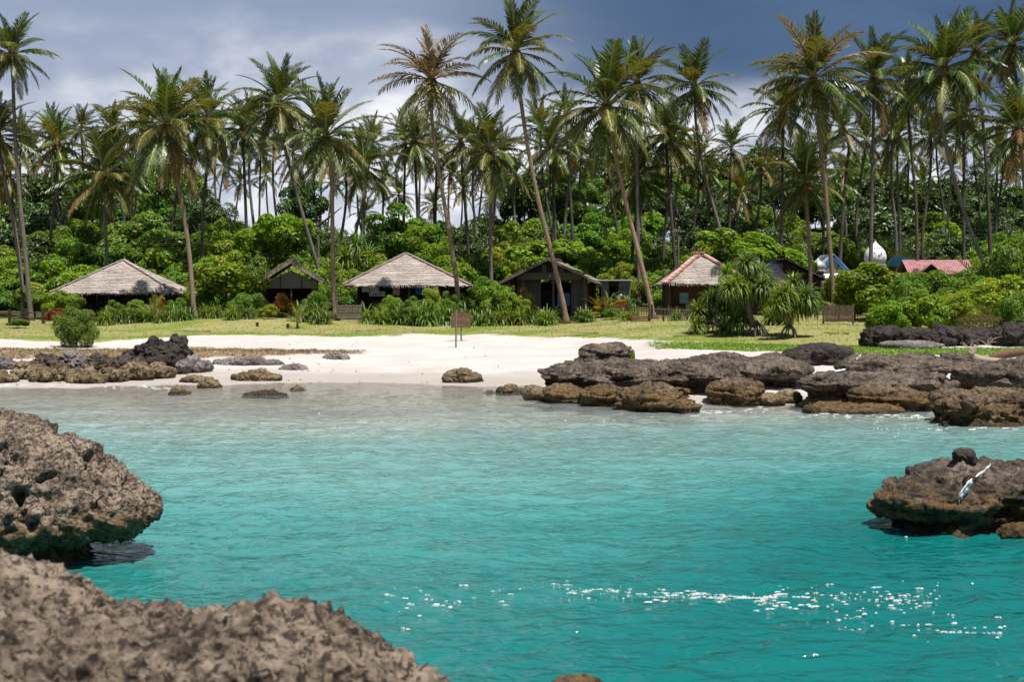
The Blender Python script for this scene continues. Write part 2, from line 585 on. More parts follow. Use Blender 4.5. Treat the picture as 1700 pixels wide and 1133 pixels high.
def ground_mat():
    m, t = new_mat('beach_ground')
    A = lambda n: t.n('ShaderNodeAttribute', attribute_name=n).outputs['Fac']
    pos = t.n('ShaderNodeNewGeometry').outputs['Position']
    n1 = t.noise(pos, 0.35, 5, 0.6)
    n2 = t.noise(pos, 3.0, 6, 0.65)
    n3 = t.noise(pos, 18.0, 4, 0.7)
    sepz = t.n('ShaderNodeSeparateXYZ')
    t.link(pos, sepz.inputs[0])
    sand = t.mix(t.smooth(n1, 0.35, 0.65), (0.47, 0.435, 0.412), (0.54, 0.505, 0.482))
    sand = t.mix(t.math('MULTIPLY', t.smooth(n3, 0.58, 0.75), 0.30), sand, (0.40, 0.34, 0.28))
    z = t.math('ADD', sepz.outputs[2], t.math('MULTIPLY_ADD', n1, 0.22, -0.11))
    damp = t.smooth(z, 0.34, 0.10)
    sand = t.mix(t.math('MULTIPLY', damp, 0.70), sand, (0.34, 0.30, 0.26))
    reef = t.math('MULTIPLY', t.smooth(t.noise(t.mapping(pos, scale=(0.5, 1, 1)), 0.30, 5, 0.62, 0.4), 0.46, 0.60), t.smooth(z, 0.0, -0.25))
    sand = t.mix(t.math('MULTIPLY', reef, 0.45), sand, (0.10, 0.075, 0.05))
    gn = t.math('ADD', t.math('MULTIPLY', n2, 0.6), t.math('MULTIPLY', n1, 0.5))
    g_tan = t.mix(t.smooth(n3, 0.3, 0.7), (0.225, 0.20, 0.085), (0.35, 0.305, 0.14))
    g_grn = t.mix(t.smooth(n3, 0.3, 0.7), (0.10, 0.16, 0.018), (0.185, 0.245, 0.035))
    gf = t.math('MULTIPLY_ADD', A('fresh'), 0.85, t.math('MULTIPLY_ADD', gn, 2.6, -1.15), clamp=True)
    grass = t.mix(gf, g_tan, g_grn)
    grass = t.mix(t.math('MULTIPLY', t.smooth(n2, 0.60, 0.75), 0.35), grass, (0.42, 0.34, 0.22))
    c = t.mix(A('grass'), sand, grass)
    lushc = t.mix(t.smooth(n3, 0.3, 0.7), (0.11, 0.18, 0.015), (0.20, 0.27, 0.035))
    c = t.mix(t.math('MULTIPLY', A('lush'), t.smooth(n2, 0.30, 0.48)), c, lushc)
    wd = t.mix(t.smooth(n3, 0.35, 0.65), (0.125, 0.082, 0.05), (0.30, 0.215, 0.13))
    wd = t.mix(A('weed_green'), wd, t.mix(t.smooth(n2, 0.35, 0.6), (0.30, 0.235, 0.11), (0.185, 0.185, 0.045)))
    c = t.mix(t.math('MULTIPLY', A('weed'), t.smooth(n2, 0.30, 0.46)), c, wd)
    so = t.mix(t.smooth(n2, 0.35, 0.65), (0.055, 0.042, 0.022), (0.05, 0.075, 0.015))
    c = t.mix(A('soil'), c, so)
    h = t.math('ADD', t.math('MULTIPLY', n2, 0.8), t.math('MULTIPLY', n3, 0.35))
    rough = t.math('MULTIPLY_ADD', damp, -0.35, 0.95)
    p = bsdf(t, c, rough, h, 0.10, 1.0, 0.2)
    finish(t, p.outputs[0])
    return m


me = mesh_from('ground', terr_mesh_v, grid_faces(len(gx), len(gy)), [ground_mat()], True)
for nm, arr in (('grass', g_grass), ('lush', lush), ('weed', weed), ('weed_green', weed_green), ('soil', soil), ('fresh', fresh)):
    set_attr(me, nm, arr)
tag(obj('ground', me), 'white sand beach rising to a worn lawn below the huts', kind='structure')

# ------------------------------------------------------------------ water
wx_in = list(np.arange(-16, 18.01, 0.10))
wxo = grow(18, 1500, 0.2, 1.25, 150)[1:]
wx = np.array([-v + 2 for v in reversed(wxo)] + wx_in + wxo)
wy = np.array([-1500, -900, -500, -250, -120, -60, -30, -15, -5, 2, 6] + grow(8.5, 63, 0.065, 1.006, 0.30))
WX, WY = np.meshgrid(wx, wy)
vx, vy = WX.ravel(), WY.ravel()
depth = -T(vx, vy)
calm = sstep(depth, -0.02, 0.6)
pp = np.stack([vx, vy, np.zeros_like(vx)], 1)
hz = fbm(pp * (0.33, 0.62, 1) + (0, 0, 2.2), 2) * 0.085
hz += fbm(pp * (0.95, 1.9, 1) + (4, 0, 5.2), 3, 0.6) * 0.085
hz += (1 - np.abs(fbm(pp * (1.5, 3.4, 1) + (1, 7, 8.2), 2)) * 2.2) * 0.030
hz += (0.5 - np.abs(fbm(pp * (2.3, 2.9, 1) + (3, 1, 4.2), 2))) * 0.034
hz *= (0.18 + 0.82 * calm) * sstep(120 - np.abs(vx), 0, 90) * sstep(vy, -40, 4)
me = mesh_from('lagoon_water', np.stack([vx, vy, hz - 0.012], 1), grid_faces(len(wx), len(wy)), (), True)
set_attr(me, 'depth', np.clip(depth, 0, 6))


def water_mat():
    m, t = new_mat('lagoon_water')
    d = t.n('ShaderNodeAttribute', attribute_name='depth').outputs['Fac']
    pos = t.n('ShaderNodeNewGeometry').outputs['Position']
    big = t.noise(t.mapping(pos, scale=(0.5, 1.0, 1)), 0.22, 4, 0.55)
    dd = t.math('MULTIPLY_ADD', big, 0.8, t.math('ADD', d, -0.4))
    c = t.mix(t.smooth(dd, 0.1, 1.2), (0.45, 0.49, 0.475), (0.155, 0.305, 0.288))
    c = t.mix(t.smooth(dd, 0.9, 2.6), c, (0.050, 0.238, 0.228))
    c = t.mix(t.smooth(dd, 2.0, 3.3), c, (0.004, 0.122, 0.117))
    r1 = t.noise(t.mapping(pos, scale=(1.15, 1.9, 1), rot=(0, 0, 0.12)), 1.35, 2, 0.5, 0.6)
    r2 = t.noise(t.mapping(pos, scale=(2.4, 3.8, 1), rot=(0, 0, -0.2)), 1.7, 2, 0.5, 0.4)
    crest = t.math('SUBTRACT', 1.0, t.math('ABSOLUTE', t.math('MULTIPLY_ADD', r1, 5.0, -2.5)), clamp=True)
    h = t.math('ADD', t.math('ADD', t.math('MULTIPLY', r1, 1.0), t.math('MULTIPLY', crest, 0.16)), t.math('MULTIPLY', r2, 0.50))
    p = bsdf(t, c, 0.10, h, 0.10, 1.0, 0.5)
    p.inputs['IOR'].default_value = 1.33
    tr = t.n('ShaderNodeBsdfTransparent')
    t.link(t.mix(t.smooth(d, 0.0, 0.9), (0.97, 0.98, 0.97), (0.55, 0.88, 0.84)), tr.inputs['Color'])
    gl = t.n('ShaderNodeBsdfGlossy')
    gl.inputs['Roughness'].default_value = 0.06
    bp = t.n('ShaderNodeBump')
    bp.inputs['Distance'].default_value = 0.04
    t.link(h, bp.inputs['Height'])
    t.link(bp.outputs[0], gl.inputs['Normal'])
    fr = t.n('ShaderNodeFresnel', i_IOR=1.33)
    t.link(bp.outputs[0], fr.inputs['Normal'])
    clear = t.n('ShaderNodeMixShader')
    t.link(fr.outputs[0], clear.inputs[0])
    t.link(tr.outputs[0], clear.inputs[1])
    t.link(gl.outputs[0], clear.inputs[2])
    mx = t.n('ShaderNodeMixShader')
    # milky with suspended sand: opaque within about a metre and a half
    op = t.math('SUBTRACT', 1.0, t.math('POWER', 2.718, t.math('MULTIPLY', t.math('MAXIMUM', t.math('ADD', d, -0.05), 0.0), -1.5)))
    t.link(op, mx.inputs[0])
    t.link(clear.outputs[0], mx.inputs[1])
    t.link(p.outputs[0], mx.inputs[2])
    finish(t, mx.outputs[0])
    return m


me.materials.append(water_mat())
tag(obj('lagoon_water', me), 'turquoise lagoon water with small wind ripples', kind='structure')

# foam: drifting bubbles, each a low dome
fm, ft = new_mat('foam')
_pos = ft.n('ShaderNodeNewGeometry').outputs['Position']
_fs = bsdf(ft, (0.60, 0.64, 0.64), 0.6, ft.noise(_pos, 60, 3), 0.01)
_ft = ft.n('ShaderNodeBsdfTransparent')
_fx = ft.n('ShaderNodeMixShader')
ft.link(ft.smooth(ft.noise(_pos, 38, 4, 0.65), 0.36, 0.60, 0.12, 0.92), _fx.inputs[0])
ft.link(_ft.outputs[0], _fx.inputs[1])
ft.link(_fs.outputs[0], _fx.inputs[2])
finish(ft, _fx.outputs[0])


def wz(x, y):
    """water surface height at a point (nearest grid vertex)"""
    i = np.clip(np.searchsorted(wx, x), 0, len(wx) - 1)
    j = np.clip(np.searchsorted(wy, y), 0, len(wy) - 1)
    return float(hz.reshape(len(wy), len(wx))[j, i]) - 0.012


fmb = MB()


def foam_blob(x, y, a, b):
    n = 9
    z = wz(x, y) + 0.006
    ph = random.random() * 6
    rim = []
    for k in range(n):
        q = k * 2 * math.pi / n
        r = 0.55 + 0.45 * random.random() + 0.2 * math.sin(2 * q + ph)
        rim.append((x + a * r * math.cos(q), y + b * r * math.sin(q), z - 0.004))
    inner = [(x + (v[0] - x) * .6, y + (v[1] - y) * .6, z + min(a, b) * 0.22 + 0.006) for v in rim]
    fmb.add(rim + inner, [(k, (k + 1) % n, n + (k + 1) % n, n + k) for k in range(n)] + [tuple(range(n, 2 * n))])


def sea_pt(px, py):
    v = at(px, py, 1.0) - Vector((0, 0, CAM_H))
    t = -CAM_H / v.z
    return v.x * t, v.y * t


# the drifting foam line: a strand that widens to the right
line = [(640, 1006), (700, 998), (760, 1002), (830, 986), (890, 982), (960, 990), (1010, 988), (1090, 990), (1150, 992), (1200, 996), (1260, 996), (1330, 992), (1400, 996), (1450, 995), (1530, 998)]
lx, ly = np.array([p[0] for p in line]), np.array([p[1] for p in line])
for k in range(420):
    px = random.choice([random.uniform(640, 1540), random.uniform(930, 1320), random.uniform(1150, 1560)])
    py = float(np.interp(px, lx, ly)) + random.gauss(0, 4.5 if 950 < px < 1250 else 9)
    x, y = sea_pt(px, py)
    s = random.choice((.4, .7, 1, 1, 1.3)) * random.uniform(0.006, 0.014) * (1.35 if 1150 < px < 1330 else 1.0)
    foam_blob(x, y, s * random.uniform(1.2, 5.5), s * random.uniform(0.7, 1.6))
for k in range(44):
    px = random.uniform(1370, 1670)
    py = 1018 + (px - 1370) * 0.13 + random.gauss(0, 12)
    x, y = sea_pt(px, py)
    s = random.uniform(0.008, 0.020)
    foam_blob(x, y, s * random.uniform(1.0, 3.2), s * random.uniform(0.8, 1.6))
for (px, py, ww) in ((668, 1046, 26), (735, 1010, 30), (690, 1024, 18), (1320, 1010, 26), (1395, 1046, 36), (1580, 1054, 36), (1612, 1056, 18), (1650, 1054, 24), (1090, 1006, 34)):
    x, y = sea_pt(px, py)
    for q in range(3):
        foam_blob(x + (q - 1) * ww / 2.6 * m_per_px(y), y + random.gauss(0, .02), ww / 4.0 * m_per_px(y), 0.020)
# wash at the shore and round the rocks
for (p0, p1, n, sp, big) in (((0, 641), (120, 640), 46, 0.8, 1.7), ((120, 640), (290, 645), 26, 1.4, 1.0), ((1530, 664), (1562, 684), 40, 4, 1.5), ((1340, 690), (1540, 694), 40, 1.6, 0.9),
                             ((1150, 692), (1300, 674), 22, 3, 0.9), ((1550, 714), (1700, 716), 18, 1.2, 0.8), ((1462, 880), (1600, 890), 14, 4, 0.32), ((500, 690), (640, 705), 8, 5, .6),
                             ((880, 690), (1100, 705), 10, 6, .5), ((1450, 720), (1560, 708), 20, 6, .5), ((120, 898), (200, 902), 16, 3, 0.4)):
    for k in range(n):
        f = random.random()
        x, y = sea_pt(p0[0] + (p1[0] - p0[0]) * f, p0[1] + (p1[1] - p0[1]) * f + random.gauss(0, sp))
        s = random.uniform(0.015, 0.045) * big
        foam_blob(x, y, s * random.uniform(1.5, 5), s * random.uniform(0.8, 1.8))
fo = fmb.build('foam', fm, None, True)
tag(fo, 'white foam flecks drifting on the turquoise water', 'foam', kind='stuff')

# ------------------------------------------------------------------ rocks
_ico = bmesh.new()
bmesh.ops.create_icosphere(_ico, subdivisions=3, radius=1.0)
ICO_V = np.array([v.co[:] for v in _ico.verts])
ICO_F = np.array([[v.index for v in f.verts] for f in _ico.faces])
_ico.free()


def rock_mesh(name, blobs, voxel, mat, amp=(0.18, 0.07, 0.025), freq=1.0, pits=0.05, seed=0.0, smooth_it=2, nsub=7, notch=None, box=0.72, spread=0.85, strata=0.0, caves=0.0):
    """blobs: (centre, radii) rounded blocks melted together, then weathered into pitted karst"""
    vs, fs, base = [], [], 0
    rr = random.Random(int(seed * 100) + 5)
    big = []
    for c, r in blobs:
        big.append((c, r, box))
        for k in range(nsub):
            d = Vector((rr.gauss(0, 1), rr.gauss(0, 1), rr.gauss(0.25, .8))).normalized()
            s = rr.uniform(.22, .46)
            big.append(((c[0] + r[0] * d.x * spread, c[1] + r[1] * d.y * spread, c[2] + r[2] * d.z * .72 * spread), (r[0] * s, r[1] * s, r[2] * s * rr.uniform(.8, 1.3)), .6))
    for c, r, bx in big:
        m = np.array(Euler((rr.uniform(-.18, .18), rr.uniform(-.18, .18), rr.uniform(-.6, .6))).to_matrix())
        u = np.sign(ICO_V) * np.abs(ICO_V) ** bx
        u = u * (0.5 + 0.5 / np.linalg.norm(u, axis=1)[:, None])
        v = (u @ m.T) * np.array(r) + np.array(c)
        vs.append(v)
        fs.append(ICO_F + base)
        base += len(v)
    me = mesh_from('tmp', np.concatenate(vs), np.concatenate(fs))
    o = bpy.data.objects.new('tmp', me)
    COL.objects.link(o)
    md = o.modifiers.new('r', 'REMESH')
    md.mode = 'VOXEL'
    md.voxel_size = voxel
    sm = o.modifiers.new('s', 'SMOOTH')
    sm.factor = 0.5
    sm.iterations = smooth_it
    dg = bpy.context.evaluated_depsgraph_get()
    out = bpy.data.meshes.new_from_object(o.evaluated_get(dg))
    bpy.data.objects.remove(o)
    bpy.data.meshes.remove(me)
    n = len(out.vertices)
    co = np.empty(n * 3, np.float32)
    out.vertices.foreach_get('co', co)
    co = co.reshape(-1, 3).astype(float)
    no = np.empty(n * 3, np.float32)
    out.vertex_normals.foreach_get('vector', no)
    no = no.reshape(-1, 3).astype(float)
    p = co * freq + seed
    warp = np.stack([perlin(p * 1.7), perlin(p * 1.7 + 7), perlin(p * 1.7 + 13)], 1)
    d = amp[0] * fbm(p * 0.8, 3)
    d += amp[1] * (fbm(p * 2.3 + 9, 3, 0.55, ridged=True) - 0.25)
    d += amp[2] * fbm(p * 11.0, 2, 0.6)
    if pits > 0:
        patch = sstep(fbm(p * 0.9 + 40, 2), -0.35, 0.3)
        d += pits * 1.9 * (np.minimum(worley(p * (1.7, 1.7, 2.3) + 0.5 * warp), 0.75) - 0.5)
        d += pits * 1.1 * (np.minimum(worley(p * (4.1, 4.1, 5.0) + 0.4 * warp + 31), 0.7) - 0.45) * (0.5 + patch)
        d += pits * 0.55 * (np.minimum(worley(p * 9.0 + 77), 0.7) - 0.45) * (0.4 + patch)
    if caves > 0:
        cv = worley(p * (.42, .42, .55) + 0.6 * warp + 91)
        d -= caves * sstep(0.34 - cv, 0.0, 0.22)
        cv = worley(p * (.95, .95, 1.2) + 0.5 * warp + 17)
        d -= caves * .45 * sstep(0.32 - cv, 0.0, 0.2)
    if strata > 0:
        lay = fbm(p * (.45, .45, 4.2) + 55, 2)
        d += strata * np.clip(lay * 3.0, -1, 1) * (1 - no[:, 2] ** 2)
    co = co + no * d[:, None]
    if notch:
        zn, wn, dn = notch
        wob_ = 1 + 0.6 * fbm(co * (.7, .7, .2) + seed, 2)
        k = dn * wob_ * np.exp(-((co[:, 2] - zn) / wn) ** 2)
        h = no * (1, 1, 0)
        co = co - h * k[:, None]
    out.vertices.foreach_set('co', co.astype(np.float32).ravel())
    out.materials.clear()
    out.materials.append(mat)
    out.polygons.foreach_set('use_smooth', np.ones(len(out.polygons), bool))
    out.name = name
    out.update()
    return out


def px_blob(l, t_, r, b, d, dd=None, sink=0.0):
    """an ellipsoid filling the photo box l,t,r,b at depth d, dd deep (radius)"""
    c = at((l + r) / 2, (t_ + b) / 2, d)
    rx = (r - l) / 2 * m_per_px(d)
    rz = (b - t_) / 2 * m_per_px(d)
    return ((c.x, c.y, c.z - sink), (rx, dd if dd else rx * 0.9, rz))


N_ROCK = [0]


def rock(label, blobs, voxel, mat, amp=(0.10, 0.06, 0.022), freq=1.0, pits=0.04, group=None, name='boulder', cat='boulder', **kw):
    N_ROCK[0] += 1
    c = np.mean([b[0] for b in blobs], axis=0)
    zmin = min(b[0][2] - b[1][2] for b in blobs)
    org = np.array((c[0], c[1], zmin))
    me = rock_mesh(name, blobs, voxel, M[mat], amp, freq, pits, seed=3.7 * N_ROCK[0], **kw)
    n = len(me.vertices)
    co = np.empty(n * 3, np.float32)
    me.vertices.foreach_get('co', co)
    me.vertices.foreach_set('co', (co.reshape(-1, 3) - org).astype(np.float32).ravel())
    me.update()
    return tag(obj(name, me, loc=org), label, cat, group)


PB = px_blob
# foreground left: the pale ledge at the bottom edge, one mass down to the sea bed
fa = [((-3.3, 6.2, 1.42), (1.75, 1.5, 0.98)), ((-2.45, 6.75, 1.42), (0.66, 0.75, 0.80)), ((-1.70, 6.15, 1.40), (1.0, 0.9, 0.70)), ((-1.1, 6.2, 1.43), (0.70, 0.75, 0.70)),
      ((-0.75, 5.95, 1.31), (0.62, 0.6, 0.70)), ((-0.32, 5.85, 1.20), (0.40, 0.5, 0.62)), ((-0.12, 5.6, 1.0), (0.32, 0.5, 0.66)), ((-1.5, 5.2, 0.95), (1.2, 0.9, 0.95)), ((-2.8, 5.0, 1.2), (1.8, 1.0, 1.0)),
      ((-2.3, 5.9, -0.9), (2.0, 1.6, 2.2)), ((-4.2, 5.6, -0.6), (1.6, 1.8, 2.4))]
rock('pale pitted limestone ledge filling the bottom left corner', fa, 0.02, 'rock_fore', amp=(0.05, 0.02, 0.03), freq=4.2, pits=0.042, nsub=0, box=.85, caves=.10, name='rock_ledge', cat='rock')
# left: undercut rock standing in the water behind it
lb = [((-8.2, 18.9, 1.15), (1.9, 1.7, 0.95)), ((-7.0, 18.9, 1.02), (1.1, 1.3, 0.86)), ((-6.3, 18.9, 0.92), (0.85, 1.2, 0.70)), ((-5.75, 18.9, 0.76), (0.66, 1.0, 0.50)), ((-5.3, 18.8, 0.62), (0.56, 0.8, 0.30)),
      ((-6.4, 18.4, 0.62), (1.1, 0.9, 0.52)), ((-6.75, 18.5, 0.0), (1.25, 1.1, 0.75)), ((-7.4, 18.6, 0.0), (1.2, 1.2, 0.9)), ((-8.0, 19.0, -0.6), (1.4, 1.2, 1.8)), ((-6.55, 18.9, 1.50), (0.34, 0.5, 0.22)), ((-6.0, 18.9, 1.22), (0.24, 0.35, 0.20))]
rock('big undercut brown rock jutting over the water from the left edge', lb, 0.034, 'rock_fore', amp=(0.13, 0.07, 0.035), freq=2.1, pits=0.085, nsub=2, box=.8, caves=.22, notch=(0.12, .25, .16), name='rock_outcrop', cat='rock')
# right: low overhanging rock in the water
rb = [((6.55, 21.3, 0.44), (0.90, 1.0, 0.24)), ((7.5, 21.6, 0.52), (1.3, 1.2, 0.34)), ((5.95, 21.2, 0.36), (0.46, 0.75, 0.20)), ((6.75, 21.2, 0.02), (0.95, 0.85, 0.36)), ((6.3, 21.2, -.1), (.6, .6, .4)),
      ((7.15, 22.0, 0.62), (0.95, 0.9, 0.24)), ((7.8, 21.8, -0.1), (1.3, 0.9, 0.6)), ((6.4, 21.4, -.4), (.5, .6, .6)), ((8.5, 21.8, .4), (1.3, 1.2, .5))]
rock('low overhanging grey-brown rock in the water at the right edge', rb, 0.026, 'rock_ledge', amp=(0.12, 0.06, 0.028), freq=2.0, pits=0.06, nsub=4, spread=.9, box=.6, strata=.10, caves=.10, notch=(0.12, .16, .16), name='rock_outcrop', cat='rock')
c = at(1601, 753, 21.9)
rock('small round dark stone perched on top of the low right rock', [((c.x, c.y, c.z - .03), (0.155, 0.15, 0.10)), ((c.x + .05, c.y, c.z - .12), (.13, .12, .12)), ((c.x - .07, c.y, c.z - .08), (.09, .10, .08))], 0.014, 'rock_black', amp=(0.04, 0.03, 0.012), freq=4.0, pits=0.012, name='stone', cat='stone')
rock('reddish wet rock at the waterline under the low right rock', [((7.3, 20.4, 0.02), (0.30, 0.3, 0.20)), ((7.6, 20.5, 0.02), (0.36, 0.36, 0.25))], 0.022, 'rock_ledge', amp=(0.05, 0.03, 0.015), freq=3.0, pits=0.02)
# bottom centre
x0, y0 = sea_pt(958, 1142)
rock('rusty brown rock tip breaking the water at the bottom edge', [((x0, y0, -0.06), (0.27, 0.25, 0.145))], 0.016, 'rock_ledge_brown', amp=(0.04, 0.02, 0.01), freq=3.0, pits=0.012)
rock('smooth wet grey rock awash beside the rusty rock tip', [((x0 + 0.52, y0 - 0.05, -0.085), (0.42, 0.25, 0.115))], 0.02, 'rock_ledge', amp=(0.03, 0.015, 0.008), freq=3.0, pits=0.0)

# right shore, front row first
LB = 'rock_ledge'
BR = 'rock_ledge_brown'
rock('long dark ledge running right from the sand at mid picture',
     [PB(898, 606, 1010, 664, 48.5, 1.5), PB(960, 600, 1120, 655, 49.0, 1.9), PB(1080, 597, 1240, 652, 49.5, 2.0), PB(1190, 598, 1350, 655, 49.5, 2.0), PB(1000, 625, 1180, 676, 47.8, 1.0), PB(930, 628, 1040, 674, 47.6, .9), PB(1250, 604, 1345, 668, 48.6, 1.0)],
     0.05, LB, amp=(0.26, 0.11, 0.04), pits=0.050, nsub=6, spread=.95, box=.55, strata=.16, notch=(.45, .25, .55), name='rock_ledge', cat='rock')
rock('upright dark block standing on the left end of the long ledge',
     [PB(962, 572, 1042, 606, 50.5, .7), PB(985, 570, 1042, 596, 50.5, .7), PB(958, 584, 1000, 612, 50.2, .6)], 0.04, LB, spread=.95, box=.55, strata=.10, amp=(0.15, 0.06, 0.03), pits=0.052)
rock('mossy boulder at the left foot of the long ledge', [PB(866, 640, 903, 666, 47.2, .4), PB(890, 648, 912, 668, 47.0, .3)], 0.03, 'rock_beach', amp=(0.05, 0.04, 0.02), freq=1.8, pits=0.031)
rock('brown boulder second from the left foot of the long ledge', [PB(903, 640, 968, 674, 46.4, .7), PB(940, 650, 990, 678, 46, .5)], 0.04, BR, spread=.95, box=.55, strata=.10, amp=(0.13, 0.06, 0.03), freq=1.5, pits=0.052)
rock('brown boulder between the second and the ochre streaked one', [PB(972, 642, 1040, 684, 45, .8), PB(1010, 650, 1062, 680, 45.4, .7)], 0.04, BR, spread=.95, box=.55, strata=.10, amp=(0.13, 0.06, 0.03), freq=1.5, pits=0.052)
rock('large ochre streaked boulder reaching furthest into the water below the long ledge', [PB(1032, 642, 1125, 698, 43.0, 1.0), PB(1060, 636, 1110, 680, 43.4, .8), PB(1100, 664, 1152, 700, 42.6, .6)], 0.04, BR, spread=.95, box=.55, strata=.10, amp=(0.17, 0.08, 0.035), freq=1.4, pits=0.063)
rock('dark brown boulder right of the ochre streaked one', [PB(1175, 630, 1258, 680, 46, .9), PB(1200, 640, 1262, 676, 45.6, .7)], 0.045, BR, spread=.95, box=.55, strata=.10, amp=(0.15, 0.07, 0.03), freq=1.3, pits=0.052)
rock('low pale stones at the water between two ledges', [PB(1256, 654, 1302, 676, 45.5, .5), PB(1290, 648, 1330, 676, 46, .5)], 0.04, 'rock_beach', amp=(0.06, 0.05, 0.025), freq=1.6, pits=0.042)
rock('rough dark boulder behind the ledges near the screw pine', [PB(1304, 574, 1372, 612, 54, 1.0), PB(1350, 574, 1420, 612, 54, 1.0), PB(1316, 572, 1398, 596, 54.3, .8)], 0.05, 'rock_black', spread=.95, box=.55, strata=.10, amp=(0.17, 0.08, 0.035), pits=0.063)
rock('small dark hump behind the long ledge', [PB(1173, 586, 1232, 606, 52.5, .6)], 0.04, LB, amp=(0.06, 0.05, 0.02), freq=1.5, pits=0.031)
rock('pointed dark boulder left of the rough dark one', [PB(1262, 586, 1306, 624, 51.5, .7), PB(1240, 594, 1290, 626, 51.2, .7)], 0.045, LB, spread=.95, box=.55, strata=.10, amp=(0.13, 0.06, 0.03), freq=1.3, pits=0.052)
rock('flat topped dark ledge with an undercut front', [PB(1322, 622, 1420, 682, 44.8, 1.3), PB(1390, 620, 1500, 664, 45.2, 1.6), PB(1470, 622, 1568, 672, 45.2, 1.4)], 0.045, LB, amp=(0.22, 0.10, 0.03), pits=0.050, nsub=5, spread=.95, box=.5, strata=.15, notch=(.4, .25, .5), name='rock_ledge', cat='rock')
rock('humped boulder with an ochre band in front of the flat topped ledge', [PB(1408, 642, 1500, 690, 43.2, .9), PB(1460, 644, 1532, 698, 43.0, .9)], 0.04, BR, spread=.95, box=.55, strata=.10, amp=(0.13, 0.06, 0.03), freq=1.4, pits=0.052)
rock('pale brown slab awash at the foot of the flat topped ledge', [PB(1340, 669, 1440, 706, 42.2, .8), PB(1410, 672, 1500, 706, 42.0, .7)], 0.04, BR, amp=(0.06, 0.05, 0.025), freq=1.5, pits=0.042)
rock('broad dark boulder behind the flat topped ledge', [PB(1402, 590, 1500, 634, 49.5, 1.2), PB(1460, 590, 1576, 640, 49.5, 1.5)], 0.05, LB, spread=.95, box=.55, strata=.10, amp=(0.18, 0.08, 0.03), pits=0.063)
rock('rounded dark ledge below the driftwood', [PB(1582, 602, 1700, 656, 46.5, 1.4), PB(1640, 596, 1790, 656, 46.5, 1.5), PB(1636, 626, 1760, 666, 45.5, 1.0)], 0.045, LB, amp=(0.22, 0.10, 0.03), pits=0.050, nsub=5, spread=.95, box=.5, strata=.15, notch=(.4, .25, .5), name='rock_ledge', cat='rock')
rock('massive ochre banded rock at the right edge of the shore', [PB(1548, 650, 1640, 716, 39.0, 1.3), PB(1600, 646, 1720, 712, 39.5, 1.6), PB(1680, 648, 1800, 714, 39.5, 1.5), PB(1570, 676, 1720, 726, 38.2, 1.0), PB(1546, 664, 1600, 722, 38.2, .7)], 0.042, BR, amp=(0.14, 0.09, 0.035), freq=1.2, pits=0.102, notch=(.25, .25, .45), name='rock_outcrop', cat='rock')
rock('low dark rocks filling the gap behind the broad boulder', [PB(1560, 588, 1640, 616, 52, .9)], 0.06, LB, spread=.95, box=.55, strata=.10, amp=(0.15, 0.07, 0.03), pits=0.052)
# back ridge right
for (l, t_, r, b, d, lab) in ((1436, 543, 1512, 578, 64, 'leftmost black boulder of the ridge below the bushes'), (1500, 548, 1560, 574, 65, 'second black boulder of the ridge below the bushes'),
                              (1545, 544, 1612, 576, 65, 'third black boulder of the ridge below the bushes'), (1600, 546, 1668, 574, 66, 'fourth black boulder of the ridge below the bushes'),
                              (1655, 540, 1760, 582, 64, 'black boulder of the ridge at the right edge')):
    m_ = (l + r) / 2
    rock(lab, [PB(l, t_, m_ + 12, b + 6, d, .9), PB(m_ - 12, t_ + 3, r, b + 6, d, .9)], 0.05, 'rock_black', amp=(0.20, 0.18, 0.05), freq=1.2, spread=1.0, pits=0.116, group='boulders of the ridge below the bushes')
rock('flat grey rock at the foot of the black ridge', [PB(1462, 566, 1560, 586, 62.5, .9)], 0.06, 'rock_grey', amp=(0.07, 0.05, 0.02), pits=0.043)
rock('low rock heap left of the screw pines', [PB(1092, 562, 1124, 578, 71, .7), PB(1112, 558, 1160, 576, 71.5, .7)], 0.05, 'rock_grey', amp=(0.08, 0.07, 0.03), freq=1.3, pits=0.058)
rock('dark rocks round the foot of the taller screw pine', [PB(1196, 566, 1256, 582, 70, .8), PB(1240, 564, 1290, 582, 70, .9), PB(1276, 568, 1330, 582, 70, .7)], 0.05, 'rock_black', amp=(0.10, 0.08, 0.035), freq=1.3, pits=0.072)
# left shore
rock('jagged two-peaked black boulder on the left beach', [PB(230, 568, 275, 618, 61, .8), PB(262, 570, 308, 616, 61, .8), PB(284, 560, 307, 596, 61.2, .5), PB(222, 590, 310, 620, 60.6, .9)], 0.04, 'rock_black', amp=(0.16, 0.15, 0.045), freq=1.5, spread=1.0, pits=0.102)
rock('small black knob beside the two-peaked black boulder', [PB(205, 582, 226, 606, 60.5, .4), PB(196, 594, 232, 612, 60.4, .5)], 0.035, 'rock_black', amp=(0.06, 0.05, 0.025), freq=1.6, pits=0.058)
LR = [(48, 594, 112, 622, 59.5, 'rock_ledge'), (92, 590, 150, 620, 60.2, 'rock_grey'), (138, 594, 196, 622, 59.8, 'rock_ledge'), (182, 598, 240, 626, 58.8, 'rock_ledge'), (204, 604, 246, 630, 57.8, 'rock_beach'),
      (22, 608, 60, 628, 57.8, 'rock_beach'), (-40, 618, 24, 636, 56.5, 'rock_beach'), (52, 614, 96, 634, 56.8, 'rock_beach'), (94, 616, 122, 632, 57, 'rock_beach'), (120, 618, 168, 636, 56.2, 'rock_beach'), (168, 614, 206, 632, 56.9, 'rock_beach'),
      (244, 606, 284, 626, 58.6, 'rock_beach'), (270, 600, 312, 614, 60.5, 'rock_grey'), (306, 598, 344, 614, 61.0, 'rock_grey'), (-8, 598, 26, 612, 62, 'rock_grey')]
